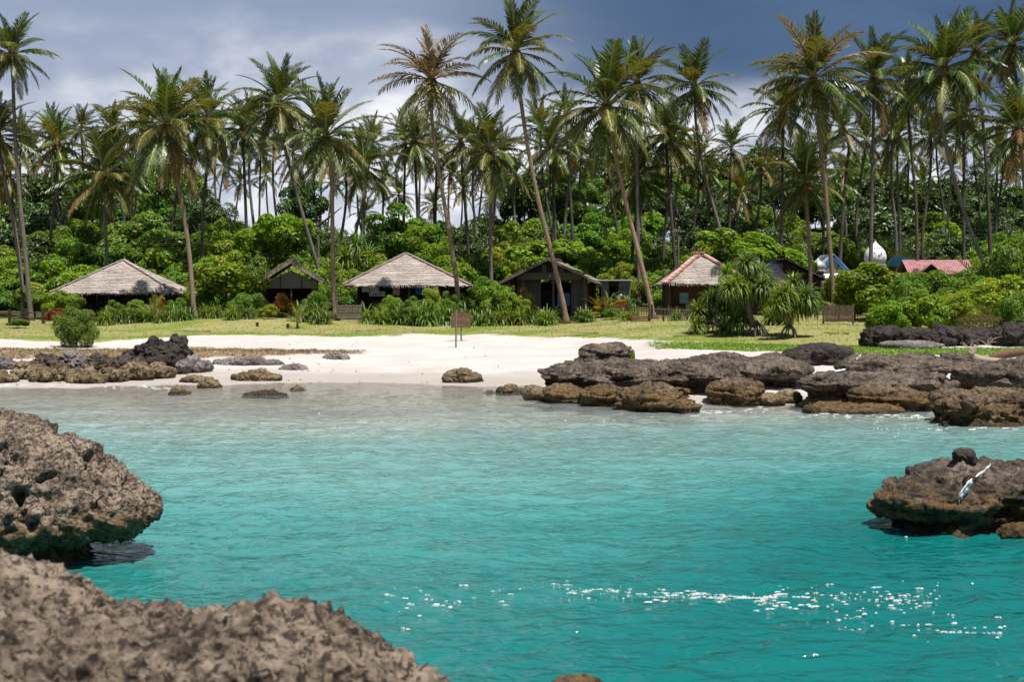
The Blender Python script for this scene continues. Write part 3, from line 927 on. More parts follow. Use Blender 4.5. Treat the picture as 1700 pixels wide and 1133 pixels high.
LT = ['first boulder', 'second boulder', 'third boulder', 'fourth boulder', 'brown boulder touching the two-peaked boulder', 'low brown stone at the open sand', 'brown stone at the edge of the picture', 'brown stone second from the edge', 'small brown stone third from the edge',
      'brown stone fourth from the edge', 'brown stone fifth from the edge', 'low brown stone below the two-peaked boulder', 'flat grey rock right of the two-peaked boulder', 'flat grey rock furthest right of the two-peaked boulder', 'grey stone lying alone on sand at the left edge']
for (l, t_, r, b, d, mt), lab in zip(LR, LT):
    m_ = (l + r) / 2
    if lab.endswith('boulder'):
        lab = f'{lab} from the left in the dark row beside the two-peaked boulder' if lab.split()[0] in ('first', 'second', 'third', 'fourth') else lab
    q = random.Random(l * 3 + t_)
    w1, w2, w3 = q.uniform(.25, .45), q.uniform(.55, .8), q.uniform(.3, .6)
    L_ = r - l
    h_ = b - t_
    rock(lab + ('' if 'left' in lab or 'two' in lab else ', on the left beach'), [PB(l, t_ + h_ * q.uniform(.2, .5), l + L_ * w2, b + 4, d, .5), PB(l + L_ * w1 - L_ * .22, t_ - q.uniform(0, 5), l + L_ * w1 + L_ * .3, b + 3, d + .2, .5), PB(l + L_ * w3, t_ + h_ * q.uniform(.05, .45), r + q.uniform(-3, 4), b + 4, d - .1, .45)], 0.030, mt, amp=(0.14, 0.16, 0.03), freq=2.3, box=.55, nsub=6, spread=1.0, pits=0.072, group='rocks along the left beach')
SR = [(332, 630, 364, 646, 'small dark stone at the waterline left of the pale flat one', 'rock_beach'), (285, 643, 314, 658, 'lone brown stone in the shallows at the left', 'rock_beach'), (392, 616, 466, 634, 'pale flat brown rock on wet sand', 'rock_beach'),
      (468, 606, 511, 616, 'thin dark slab on dry sand', 'rock_grey'), (736, 613, 800, 637, 'lone pyramid shaped rock at mid waterline', 'rock_beach'), (404, 650, 476, 664, 'low dark rocks awash in the shallows', 'rock_ledge_brown'),
      (826, 640, 868, 658, 'brown stone just left of the mossy boulder', 'rock_beach'), (300, 625, 352, 637, 'flat tan stone behind the small dark one', 'rock_beach'), (356, 594, 470, 608, 'strip of low grey rock on the bank', 'rock_grey'),
      (538, 588, 580, 598, 'low grey slab at the end of the dry weed bank', 'rock_grey'), (805, 650, 822, 656, 'tiny stone awash near the mossy boulder', 'rock_beach'), (486, 644, 504, 652, 'tiny round stone on wet sand', 'rock_beach')]
for l, t_, r, b, lab, mt in SR:
    g = ground((l + r) / 2, b - 2)
    m_ = (l + r) / 2
    h_ = b - t_
    rock(lab, [PB(l, t_ + h_ * .2, m_ + 6, b + 4, g.y, .35), PB(m_ - (r - l) * .28, t_, m_ + (r - l) * .28, b + 4, g.y, .4), PB(m_ - 6, t_ + h_ * .3, r, b + 4, g.y, .35)], 0.026, mt, amp=(0.10, 0.09, 0.022), freq=2.3, box=.6, spread=.95, pits=0.043, group='stones scattered on the beach')

# ------------------------------------------------------------------ plant materials
M['frond_green'] = leaf_mat('frond_green', (0.036, 0.070, 0.012), (0.105, 0.145, 0.030), rough=0.36, trans=0.30, spec=0.5, ovar=0.5)
M['frond_olive'] = leaf_mat('frond_olive', (0.085, 0.095, 0.020), (0.200, 0.185, 0.045), rough=0.45, trans=0.34, spec=0.45, ovar=0.5)
M['frond_brown'] = leaf_mat('frond_brown', (0.105, 0.065, 0.022), (0.25, 0.165, 0.06), rough=0.6, trans=0.30, spec=0.25, ovar=0.4)
M['frond_pale'] = leaf_mat('frond_pale', (0.17, 0.125, 0.088), (0.30, 0.235, 0.165), rough=0.55, trans=0.22, spec=0.35, ovar=0.3)
M['frond_young'] = leaf_mat('frond_young', (0.10, 0.15, 0.02), (0.24, 0.27, 0.06), rough=0.4, trans=0.35, spec=0.45, ovar=0.3)
M['frond_gold'] = leaf_mat('frond_gold', (0.55, 0.33, 0.014), (0.75, 0.52, 0.04), rough=0.45, trans=0.35, spec=0.4, ovar=0.2)
M['frond_rib'] = simple_mat('frond_rib', (0.26, 0.23, 0.09), (0.38, 0.34, 0.17), 8, 0.5)
M['rib_brown'] = simple_mat('rib_brown', (0.16, 0.10, 0.05), (0.26, 0.18, 0.10), 8, 0.6)
M['coconut'] = simple_mat('coconut', (0.20, 0.09, 0.018), (0.30, 0.17, 0.03), 6, 0.45)
M['husk'] = simple_mat('husk', (0.10, 0.055, 0.022), (0.21, 0.12, 0.05), 9, 0.85)


def trunk_mat(name, a, b, lich):
    m, t = new_mat(name)
    co = t.n('ShaderNodeTexCoord').outputs['Object']
    wv = t.n('ShaderNodeTexWave', wave_type='BANDS', bands_direction='Z')
    t.link(co, wv.inputs['Vector'])
    wv.inputs['Scale'].default_value = 2.3
    wv.inputs['Distortion'].default_value = 5.0
    wv.inputs['Detail'].default_value = 2
    n1 = t.noise(co, 1.3, 5, 0.6)
    n2 = t.noise(co, 9, 5, 0.65)
    info = t.n('ShaderNodeObjectInfo').outputs['Random']
    c = t.mix(t.smooth(n1, 0.3, 0.7), a, b)
    c = t.mix(t.math('MULTIPLY', t.math('MULTIPLY', wv.outputs['Fac'], n2), 0.22), c, tuple(x * 0.45 for x in a))
    c = t.mix(t.math('MULTIPLY', t.smooth(n2, 0.52, 0.66), 0.6), c, lich)
    v = t.math('MULTIPLY_ADD', info, 0.45, 0.75)
    c = t.mix(1.0, c, t.n('ShaderNodeCombineColor', i_0=v, i_1=v, i_2=v).outputs[0], 'MULTIPLY')
    h = t.math('ADD', t.math('MULTIPLY', wv.outputs['Fac'], 0.35), n2)
    finish(t, bsdf(t, c, 0.88, h, 0.03, 0.8, 0.2).outputs[0])
    return m


M['trunk_tan'] = trunk_mat('trunk_tan', (0.20, 0.135, 0.098), (0.29, 0.21, 0.16), (0.36, 0.30, 0.25))
M['trunk_grey'] = trunk_mat('trunk_grey', (0.125, 0.102, 0.092), (0.20, 0.17, 0.155), (0.28, 0.25, 0.235))
M['trunk_dark'] = trunk_mat('trunk_dark', (0.058, 0.046, 0.040), (0.105, 0.086, 0.075), (0.15, 0.135, 0.125))
M['bark'] = simple_mat('bark', (0.055, 0.042, 0.030), (0.12, 0.095, 0.07), 5, 0.9, (1, 1, 0.3))


# ------------------------------------------------------------------ palm fronds
def frond_mesh(e0, bend, L, n_leaf, droop, leaf_len, leaf_mat_, rib_mat, seed, width=0.062, twist=0.0, gap=0.0, curl=1.0):
    rr = random.Random(seed)
    steps = 18
    pts, tang = [Vector((0, 0, 0))], []
    side_b = rr.uniform(-.25, .25)
    for i in range(steps):
        t = i / steps
        th = e0 - bend * (t ** 1.35)
        az = side_b * t * t
        d = Vector((math.cos(th) * math.cos(az), math.cos(th) * math.sin(az), math.sin(th)))
        tang.append(d)
        pts.append(pts[-1] + d * (L / steps))
    tang.append(tang[-1])
    vs, fs, mi, rnd = [], [], [], []

    def at_t(t):
        f = t * steps
        i = min(int(f), steps - 1)
        return pts[i].lerp(pts[i + 1], f - i), tang[i].lerp(tang[i + 1], f - i).normalized()

    # rib: triangular section
    nb = 10
    for i in range(nb + 1):
        p, d = at_t(i / nb)
        s = d.cross(Vector((0, 0, 1)))
        s = s.normalized() if s.length > .05 else Vector((0, 1, 0))
        u = s.cross(d)
        r = 0.075 * (1 - i / nb) ** 0.8 + 0.010
        vs += [p + s * r * 1.3, p - s * r * 1.3, p - u * r]
    for i in range(nb):
        a = i * 3
        for k in range(3):
            fs.append((a + k, a + (k + 1) % 3, a + 3 + (k + 1) % 3, a + 3 + k))
            mi.append(1)
            rnd.append(0.5)
    for k in range(n_leaf):
        t = 0.16 + 0.83 * (k + rr.random() * 0.6) / n_leaf
        p, d = at_t(min(t, 0.995))
        s = d.cross(Vector((0, 0, 1)))
        s = s.normalized() if s.length > .12 else Vector((0, 1, 0))
        u = s.cross(d).normalized()
        if u.z < 0:
            u = -u
        prof = (min(1.0, (t - 0.08) / 0.20)) * (1 - 0.62 * max(0, (t - 0.45) / 0.55) ** 1.6)
        for sg in (-1, 1):
            if rr.random() < gap:
                continue
            ll = leaf_len * prof * rr.uniform(0.82, 1.1)
            al = math.radians(62 - 34 * t + rr.uniform(-7, 7))
            dr = droop * rr.uniform(0.7, 1.25)
            d1 = (s * sg * math.sin(al) + d * math.cos(al) + u * 0.22 + Vector((0, 0, -1)) * dr * 0.55).normalized()
            d2 = (d1 + Vector((0, 0, -1)) * dr * 0.9 * curl).normalized()
            wv = d * (width * 0.5) * (1.0 - 0.25 * t)
            q0, q1 = p, p + d1 * ll * 0.52
            q2 = q1 + d2 * ll * 0.48
            b = len(vs)
            vs += [q0 - wv * .5, q0 + wv * .5, q1 - wv, q1 + wv, q2]
            fs += [(b, b + 1, b + 3, b + 2), (b + 2, b + 3, b + 4)]
            mi += [0, 0]
            v = rr.random()
            rnd += [v, v]
    me = mesh_from('frond', vs, fs, [M[leaf_mat_], M[rib_mat]], False, mi)
    a = me.attributes.new('rnd', 'FLOAT', 'FACE')
    a.data.foreach_set('value', np.array(rnd, np.float32))
    return me


# (start elevation, bend, droop)
FAM = [(84, 22, .12), (68, 38, .20), (52, 48, .30), (34, 52, .42), (16, 50, .58), (-4, 44, .75), (-27, 36, .8), (-52, 24, .5)]
_fc = {}


def frond(fam, mat, var, n_leaf=46, L=4.9, rib='frond_rib', leaf_len=1.22, width=0.15, gap=0.02):
    key = (fam, mat, var, n_leaf, rib, gap)
    if key not in _fc:
        e, b, dr = FAM[fam]
        _fc[key] = frond_mesh(R(e), R(b + 8 * var), L * (0.86 if fam < 1 else 1.0), n_leaf, dr, leaf_len * (0.62 if fam == 0 else 1.0), mat, rib, hash((fam, var, n_leaf)) % 1000, width, gap=gap)
    return _fc[key]


def curve_pts(pts, n):
    """smooth polyline through a few points (Catmull-Rom)"""
    pts = [Vector(p) for p in pts]
    P = [pts[0] * 2 - pts[1]] + pts + [pts[-1] * 2 - pts[-2]]
    out = []
    segs = len(pts) - 1
    for k in range(n + 1):
        f = k / n * segs
        i = min(int(f), segs - 1)
        t = f - i
        a, b, c, d = P[i], P[i + 1], P[i + 2], P[i + 3]
        out.append(0.5 * ((2 * b) + (c - a) * t + (2 * a - 5 * b + 4 * c - d) * t * t + (3 * b - a - 3 * c + d) * t ** 3))
    return out


def trunk_mesh(pts, r0, r1, mat, sides=9, flare=1.7, n=22):
    c = curve_pts(pts, n)
    mb = MB()
    rads = []
    for k in range(n + 1):
        f = k / n
        r = r0 + (r1 - r0) * f
        r *= 1 + (flare - 1) * math.exp(-f * 16)
        r *= 1 + 0.05 * math.sin(k * 2.4) + random.uniform(-.02, .02)
        rads.append(r)
    mb.tube(c, rads, sides)
    return mesh_from('trunk', mb.v, mb.f, [mat], True)


def sphere_mb(mb, c, r, n=8, m_=5, mi=0):
    c = Vector(c)
    vs = []
    for i in range(m_ + 1):
        th = math.pi * i / m_
        for k in range(n):
            q = 2 * math.pi * k / n
            vs.append(c + Vector((r[0] * math.sin(th) * math.cos(q), r[1] * math.sin(th) * math.sin(q), r[2] * math.cos(th))))
    fs = [(i * n + k, (i + 1) * n + k, (i + 1) * n + (k + 1) % n, i * n + (k + 1) % n) for i in range(m_) for k in range(n)]
    mb.add(vs, fs, mi)


_mb = MB()
sphere_mb(_mb, (0, 0, 0), (0.13, 0.13, 0.17))
NUT = mesh_from('coconut', _mb.v, _mb.f, [M['coconut']], True)
_mb = MB()
sphere_mb(_mb, (0, 0, 0.05), (0.26, 0.26, 0.55), 9, 6)
for _k in range(9):
    _q = _k * 0.7
    _mb.tube([(0.2 * math.cos(_q), .2 * math.sin(_q), .1), (.36 * math.cos(_q), .36 * math.sin(_q), -.15), (.42 * math.cos(_q), .42 * math.sin(_q), -.6)], [.05, .04, .015], 4)
HEART = mesh_from('crown_heart', _mb.v, _mb.f, [M['husk']], True)


def palm(label, crown, r_px, trunk_px, d, n=26, style='green', tmat='trunk_tan', r=0.165, nuts=5, base=None, ybend=0.0, group='tall coconut palms by the huts'):
    """crown: photo pixel of the crown heart; trunk_px: pixels down the trunk from below the crown; d: distance"""
    top = at(crown[0], crown[1], d)
    pts = [at(a, b, d) for a, b in trunk_px]
    if base is None:
        a, b = pts[-2] if len(pts) > 1 else top, pts[-1]
        gz = Tz(b.x, b.y)
        sl = (b - a) / max(a.z - b.z, .1)
        bb = b + sl * max(b.z - gz, 0) * 0.8
        base = Vector((bb.x, d, Tz(bb.x, d) - .05))
    chain = [base] + [p for p in reversed(pts) if p.z > base.z + 0.8] + [top - Vector((0, 0, .25))]
    root = thing('coconut_palm', label, 'palm tree', base, 0, group)
    obj('trunk', trunk_mesh([p - base for p in chain], r, r * 0.62, M[tmat]), root)
    obj('crown_heart', HEART, root, top - base)
    S = r_px * m_per_px(d) / 3.95
    n = int(n * 1.35)
    rr = random.Random(int(crown[0] * 7 + crown[1]))
    a0 = rr.random() * 6.28
    for i in range(n):
        f = (i + .5) / n
        fam = min(7, max(0, int(f ** .82 * 8 + rr.uniform(-.45, .45))))
        if fam == 7 and rr.random() < .3:
            fam = 6
        mat, rib = 'frond_green', 'frond_rib'
        u = rr.random()
        if style == 'pale':
            mat, rib = ('frond_pale', 'rib_brown') if fam < 5 and u < .8 else (('frond_olive', 'frond_rib') if u < .9 else ('frond_brown', 'rib_brown'))
        elif fam >= 5:
            if u < .40:
                mat = 'frond_olive'
            elif u < (.66 if fam == 7 else .46 if fam == 6 else .41):
                mat, rib = 'frond_brown', 'rib_brown'
        elif fam >= 2 and u < (.30 if style == 'green' else .6):
            mat = 'frond_olive'
        elif fam >= 1 and style == 'dry' and u < .85:
            mat, rib = 'frond_pale', 'rib_brown'
        me = frond(fam, mat, rr.randint(0, 2), rib=rib, gap=0.22 if style == 'pale' else 0.02)
        s = S * rr.uniform(.86, 1.12)
        obj('frond', me, root, top - base + Vector((0, 0, .18 * (1 - f * 2))), (rr.uniform(-.16, .16), rr.uniform(-.1, .1), a0 + i * 2.39996 + rr.uniform(-.25, .25)), (s, s, s))
    for k in range(nuts):
        q = rr.random() * 6.28
        obj('coconut', NUT, root, top - base + Vector((.36 * math.cos(q), .36 * math.sin(q), -.30 - .25 * rr.random())), (rr.uniform(-.5, .5), rr.uniform(-.5, .5), 0), (1.1, 1.1, 1.1))
    return root


LP = [
    ('tall coconut palm at the left edge, its crown the highest there', (20, 90), 60, [(24, 200), (30, 300), (42, 420), (49, 500)], 96, 28, 'green', 'trunk_grey'),
    ('second coconut palm at the left edge, its crown cut by the frame below the highest', (-4, 225), 62, [(8, 300), (26, 390), (36, 470), (38, 505)], 97, 26, 'green', 'trunk_grey'),
    ('shorter full coconut palm rising behind the leftmost hip-roofed hut', (172, 292), 78, [(174, 345), (177, 430)], 112, 26, 'green', 'trunk_grey'),
    ('broad orange-hearted coconut palm between the leftmost hut and the round shrub', (276, 208), 98, [(289, 275), (304, 350), (314, 420), (320, 495)], 94, 32, 'olive', 'trunk_tan'),
    ('coconut palm close behind the right of the broad orange-hearted one', (345, 195), 66, [(345, 260), (338, 340), (335, 420)], 118, 26, 'green', 'trunk_dark'),
    ('dark green coconut palm leaning left above the small gabled hut', (463, 170), 74, [(474, 250), (495, 330), (515, 400), (531, 455)], 108, 26, 'green', 'trunk_grey'),
    ('straight coconut palm left of the middle hip-roofed hut', (541, 228), 88, [(550, 290), (552, 380), (553, 470), (557, 515)], 94.5, 30, 'olive', 'trunk_tan'),
    ('coconut palm with a bent trunk right behind the straight one', (604, 275), 64, [(606, 320), (594, 370), (585, 420)], 116, 24, 'green', 'trunk_grey'),
    ('tall thin coconut palm with a pale withered crown', (716, 132), 82, [(717, 195), (728, 280), (745, 380), (757, 460), (761, 505)], 93, 26, 'pale', 'trunk_tan'),
    ('tallest coconut palm, its curved trunk crossing the wide gabled hut', (856, 85), 84, [(862, 145), (874, 230), (893, 330), (918, 430), (934, 500)], 91, 28, 'olive', 'trunk_tan'),
    ('coconut palm with a straight pale trunk left of the tallest one', (812, 250), 70, [(815, 310), (814, 400), (816, 470)], 110, 26, 'olive', 'trunk_grey'),
    ('broad bright green coconut palm leaning left over the flat-roofed shed', (1006, 175), 98, [(1020, 250), (1040, 340), (1062, 430), (1078, 495)], 92, 32, 'green', 'trunk_tan'),
    ('upright coconut palm just behind the right of the broad bright one', (1058, 138), 70, [(1057, 210), (1058, 320), (1060, 440)], 108, 26, 'green', 'trunk_grey'),
    ('coconut palm with an orange heart, fifth tall one from the right', (1153, 145), 66, [(1156, 210), (1172, 300), (1192, 370)], 118, 24, 'green', 'trunk_grey'),
    ('coconut palm with a thick straight trunk behind the red-ridged hut', (1106, 222), 60, [(1108, 270), (1114, 350), (1121, 440)], 116, 24, 'green', 'trunk_dark'),
    ('big dry-looking coconut palm above the screw pines', (1350, 130), 94, [(1358, 210), (1369, 300), (1377, 400), (1383, 480)], 95, 30, 'dry', 'trunk_tan'),
    ('straight grey-trunked coconut palm left of the white dome', (1450, 130), 74, [(1450, 200), (1448, 300), (1446, 410)], 106, 26, 'green', 'trunk_grey'),
    ('coconut palm with a strongly leaning trunk right of the white dome', (1568, 112), 84, [(1560, 180), (1580, 280), (1610, 380), (1640, 455)], 99, 30, 'green', 'trunk_grey'),
    ('thin dark-trunked coconut palm third from the right edge', (1620, 84), 62, [(1626, 150), (1634, 230), (1640, 330)], 112, 24, 'green', 'trunk_dark'),
    ('high coconut palm at the right edge', (1680, 75), 70, [(1690, 160), (1700, 300), (1706, 420)], 102, 26, 'green', 'trunk_grey'),
    ('lower full coconut palm at the right edge', (1690, 215), 80, [(1700, 300), (1704, 400)], 98, 28, 'green', 'trunk_tan'),
    ('short full coconut palm left of the big dry-looking one', (1338, 305), 72, [(1341, 370), (1345, 440), (1346, 480)], 100, 28, 'olive', 'trunk_tan'),
    ('low coconut palm half hidden behind the broad bright one', (1058, 295), 66, [(1056, 350), (1050, 420)], 118, 24, 'green', 'trunk_dark'),
    ('drooping coconut palm behind the left of the big dry-looking one', (1300, 185), 62, [(1300, 240), (1298, 330)], 120, 24, 'olive', 'trunk_dark'),
    ('coconut palm between the grey-trunked and the leaning one', (1505, 150), 60, [(1510, 220), (1520, 330), (1522, 420)], 112, 24, 'green', 'trunk_dark'),
    ('lower coconut palm with a curved trunk right of the big dry-looking one', (1400, 215), 48, [(1409, 240), (1404, 300), (1398, 380)], 122, 20, 'green', 'trunk_dark'),
    ('lower coconut palm under the crown of the leaning one', (1490, 232), 54, [(1490, 290), (1494, 400)], 134, 22, 'green', 'trunk_grey'),
    ('dark coconut palm behind the trunk of the leaning one', (1598, 190), 62, [(1600, 250), (1600, 400)], 116, 24, 'green', 'trunk_dark'),
    ('coconut palm with yellow fronds behind the left pair', (95, 240), 56, [(94, 300), (84, 390)], 122, 24, 'olive', 'trunk_dark'),
    ('small coconut palm behind the left of the broad orange-hearted one', (186, 215), 48, [(187, 260), (205, 360)], 126, 20, 'green', 'trunk_dark'),
    ('coconut palm between the orange-hearted and the leaning dark green one', (402, 215), 52, [(405, 270), (409, 380)], 124, 22, 'green', 'trunk_dark'),
    ('coconut palm behind the withered palm', (688, 235), 54, [(690, 290), (694, 370)], 124, 22, 'green', 'trunk_dark'),
    ('coconut palm behind the left of the straight pale trunk', (765, 238), 52, [(768, 290), (775, 380)], 126, 22, 'olive', 'trunk_dark'),
    ('coconut palm between the tallest and the broad bright one', (915, 245), 58, [(918, 300), (922, 400)], 122, 22, 'green', 'trunk_dark'),
    ('small coconut palm left behind the broad bright one', (940, 190), 44, [(942, 240), (950, 380)], 128, 20, 'green', 'trunk_dark'),
    ('small coconut palm at the left edge below the second crown', (14, 290), 44, [(20, 330), (30, 420)], 110, 22, 'green', 'trunk_dark'),
]
for i, (lab, cr, rp, tp, d, n, st, tm) in enumerate(LP):
    palm(lab, cr, rp, tp, d, n, st, tm, r=0.175 if d < 102 else 0.16, nuts=6 if d < 110 else 0)

# far palms: the grove behind, crown as one part
_far = []
for v in range(6):
    vs, fs, mi, rn, base = [], [], [], [], 0
    rr = random.Random(90 + v)
    mats = ['frond_green', 'frond_olive', 'frond_brown']
    for i in range(24):
        f = (i + .5) / 24
        fam = min(7, int(f * 8 + rr.uniform(-.4, .4)))
        mk = 2 if fam >= 6 and rr.random() < .4 else (1 if rr.random() < .42 else 0)
        src = frond(max(fam, 0), mats[mk], rr.randint(0, 1), n_leaf=32, width=0.19, rib='frond_rib')
        mat4 = Euler((rr.uniform(-.15, .15), rr.uniform(-.1, .1), i * 2.39996 + rr.uniform(-.25, .25))).to_matrix() * rr.uniform(.85, 1.1)
        b = len(vs)
        vs += [mat4 @ x.co for x in src.vertices]
        at_r = src.attributes['rnd'].data
        for p in src.polygons:
            fs.append([q + b for q in p.vertices])
            mi.append(mk if p.material_index == 0 else 3)
            rn.append(at_r[p.index].value)
    me = mesh_from('crown', vs, fs, [M[x] for x in mats] + [M['frond_rib']], False, mi)
    a = me.attributes.new('rnd', 'FLOAT', 'FACE')
    a.data.foreach_set('value', np.array(rn, np.float32))
    _far.append(me)
_ftr = []
for v in range(5):
    rr = random.Random(40 + v)
    a, b = rr.uniform(-.05, .05), rr.uniform(-.06, .06)
    _ftr.append((trunk_mesh([(0, 0, 0), (a, 0, .35), (a + b, 0, .7), (b, 0, 1.0)], 1.0, 0.7, M[['trunk_dark', 'trunk_grey', 'trunk_dark', 'trunk_grey', 'trunk_dark'][v]], 6, 1.4, 12), b))


def far_palm(px, py, d, rp, label, group, var):
    top = at(px, py, d)
    tm, off = _ftr[var % 5]
    H = None
    gz = Tz(top.x, d) - .1
    H = top.z - gz
    root = thing('coconut_palm', label, 'palm tree', (top.x - off * H, d, gz), 0, group)
    # unit trunk: metres across are set by the scale, height by z
    me = tm.copy()
    n = len(me.vertices)
    co = np.empty(n * 3, np.float32)
    me.vertices.foreach_get('co', co)
    co = co.reshape(-1, 3)
    ax = np.interp(co[:, 2], [0, .35, .7, 1], [0, 0, 0, 0])
    cx = np.zeros(n)
    rings = co.reshape(-1, 6, 3) if n % 6 == 0 else None
    mid = rings.mean(1, keepdims=True)
    loc = rings - mid
    loc = loc * 0.15
    loc[..., 2] = 0
    mid = mid * H
    me.vertices.foreach_set('co', (mid + loc).astype(np.float32).ravel())
    me.update()
    obj('trunk', me, root)
    S = rp * m_per_px(d) / 4.1
    obj('crown', _far[var % 6], root, (off * H, 0, H), (0, 0, random.random() * 6.28), (S, S, S * random.uniform(.95, 1.15)))


FAR = []
rr = random.Random(21)


def sky_y(px):
    """top line of the far grove in the photograph"""
    return float(np.interp(px, [0, 60, 150, 250, 330, 400, 520, 620, 700, 800, 900, 960, 1080, 1200, 1250, 1330, 1420, 1520, 1600, 1700], [250, 215, 215, 225, 200, 205, 205, 240, 230, 225, 215, 210, 215, 235, 255, 225, 225, 205, 195, 205]))


for k in range(98):
    px = -30 + 1760 * (k + rr.random()) / 98
    row = k % 3
    py = sky_y(px) + (18, 48, 95)[row] + rr.uniform(-22, 26)
    d = (136, 160, 190)[row] + rr.uniform(-10, 12)
    rp = (46, 40, 34)[row] * rr.uniform(.85, 1.15)
    FAR.append((px, py, d, rp))
for (px, py, d, rp) in FAR:
    far_palm(px, py, d, rp, 'distant coconut palm in the ' + ('nearer' if d < 150 else 'middle' if d < 176 else 'farthest') + ' row above ' + ('the leftmost hut' if px < 400 else 'the small gabled hut' if px < 600 else 'the middle hut' if px < 800 else 'the wide gabled hut' if px < 1080 else 'the red-ridged hut' if px < 1330 else 'the domes and pink roof'), 'distant coconut palms', rr.randint(0, 29))

# ------------------------------------------------------------------ broadleaf crowns
def crown_mesh(n_leaf, n_lobe, leaf, seed, mat, zs=0.85, lobe=(0.24, 0.40), flat=0.35, aspect=0.55, low=-0.35, name='crown'):
    g = np.random.default_rng(seed)
    # lobe centres spread over a dome
    q = g.normal(size=(n_lobe * 4, 3))
    q /= np.linalg.norm(q, axis=1)[:, None]
    q = q[q[:, 2] > low][:n_lobe]
    c = q * g.uniform(0.30, 0.92, (len(q), 1))
    lr = g.uniform(*lobe, len(q))
    k = g.integers(0, len(q), n_leaf)
    dvec = g.normal(size=(n_leaf, 3)) + q[k] * 0.8 + (0, 0, 0.35)
    dvec /= np.linalg.norm(dvec, axis=1)[:, None]
    rad = lr[k] * g.uniform(0.55, 1.08, n_leaf) ** 0.6
    pos = c[k] + dvec * rad[:, None]
    pos[:, 2] *= zs
    nrm = dvec * (1 - flat) + (0, 0, 1) * np.full((n_leaf, 1), flat) + g.normal(size=(n_leaf, 3)) * 0.38
    nrm /= np.linalg.norm(nrm, axis=1)[:, None]
    t = np.cross(nrm, g.normal(size=(n_leaf, 3)))
    t /= np.linalg.norm(t, axis=1)[:, None]
    b = np.cross(nrm, t)
    s = leaf * g.uniform(0.65, 1.35, n_leaf)[:, None]
    v0 = pos - t * s * .5
    v2 = pos + t * s * .6 - nrm * s * .18
    v1 = pos + b * s * aspect * .5 + nrm * s * .10
    v3 = pos - b * s * aspect * .5 + nrm * s * .10
    V = np.stack([v0, v1, v2, v3], 1).reshape(-1, 3)
    i = np.arange(n_leaf) * 4
    F = np.concatenate([np.stack([i, i + 1, i + 2], 1), np.stack([i, i + 2, i + 3], 1)])
    me = mesh_from(name, V, F, [M[mat]])
    r_ = g.random(n_leaf)
    a = me.attributes.new('rnd', 'FLOAT', 'FACE')
    a.data.foreach_set('value', np.concatenate([r_, r_]).astype(np.float32))
    return me


M['leaf_bright'] = leaf_mat('leaf_bright', (0.0952, 0.2049, 0.0118), (0.2513, 0.3835, 0.0291), (0.3571, 0.4232, 0.0463), rough=0.42, trans=0.45, spec=0.4)
M['leaf_mid'] = leaf_mat('leaf_mid', (0.0575, 0.1495, 0.0144), (0.1696, 0.2946, 0.0287), (0.2731, 0.3450, 0.0431), rough=0.42, trans=0.42, spec=0.45)
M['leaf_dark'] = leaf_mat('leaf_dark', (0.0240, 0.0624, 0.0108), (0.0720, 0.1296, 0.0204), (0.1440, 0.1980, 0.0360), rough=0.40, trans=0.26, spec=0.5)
M['leaf_yellow'] = leaf_mat('leaf_yellow', (0.1452, 0.2118, 0.0121), (0.2904, 0.3509, 0.0290), (0.4114, 0.3993, 0.0424), rough=0.45, trans=0.36, spec=0.35)
M['leaf_croton'] = leaf_mat('leaf_croton', (0.16, 0.10, 0.012), (0.36, 0.15, 0.02), (0.42, 0.075, 0.018), rough=0.4, trans=0.3, ypart=0.4)
M['leaf_gold'] = leaf_mat('leaf_gold', (0.26, 0.24, 0.012), (0.50, 0.38, 0.02), (0.55, 0.28, 0.02), rough=0.4, trans=0.3, ypart=0.25)
M['leaf_dry'] = leaf_mat('leaf_dry', (0.12, 0.085, 0.05), (0.24, 0.175, 0.10), (0.14, 0.17, 0.03), rough=0.7, trans=0.25, spec=0.2, ypart=0.3)
M['strap_green'] = leaf_mat('strap_green', (0.065, 0.130, 0.018), (0.17, 0.25, 0.045), rough=0.5, trans=0.26, spec=0.55, ovar=0.3)
M['strap_bright'] = leaf_mat('strap_bright', (0.10, 0.185, 0.018), (0.23, 0.32, 0.046), rough=0.5, trans=0.40, spec=0.5, ovar=0.3)
M['strap_dry'] = leaf_mat('strap_dry', (0.15, 0.10, 0.04), (0.26, 0.19, 0.08), rough=0.6, trans=0.2, spec=0.2)

CR = {}
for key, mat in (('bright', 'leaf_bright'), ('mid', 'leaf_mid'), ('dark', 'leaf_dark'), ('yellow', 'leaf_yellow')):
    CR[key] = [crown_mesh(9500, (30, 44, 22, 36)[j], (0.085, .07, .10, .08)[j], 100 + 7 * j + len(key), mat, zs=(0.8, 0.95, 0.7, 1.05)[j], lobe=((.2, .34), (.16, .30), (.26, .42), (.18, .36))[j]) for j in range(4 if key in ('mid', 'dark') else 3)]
CR['bigleaf'] = [crown_mesh(4200, 30, 0.135, 301 + j, 'leaf_bright', aspect=0.62, flat=.5) for j in range(2)]
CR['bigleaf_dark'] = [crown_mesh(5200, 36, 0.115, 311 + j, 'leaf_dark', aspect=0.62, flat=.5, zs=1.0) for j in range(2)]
CR['fine'] = [crown_mesh(9000, 40, 0.06, 321, 'leaf_mid', aspect=0.4)]
CR['round'] = [crown_mesh(20000, 70, 0.065, 341, 'leaf_mid', aspect=.4, low=-1.0, zs=1.0, lobe=(.22, .34))]
CR['croton'] = [crown_mesh(1500, 22, 0.17, 331, 'leaf_croton', aspect=.4, flat=.2)]
CR['croton_yellow'] = [crown_mesh(1800, 24, 0.15, 333, 'leaf_gold', aspect=.4, flat=.2)]
CR['dry'] = [crown_mesh(2600, 30, 0.09, 335, 'leaf_dry', aspect=.25, flat=.1)]

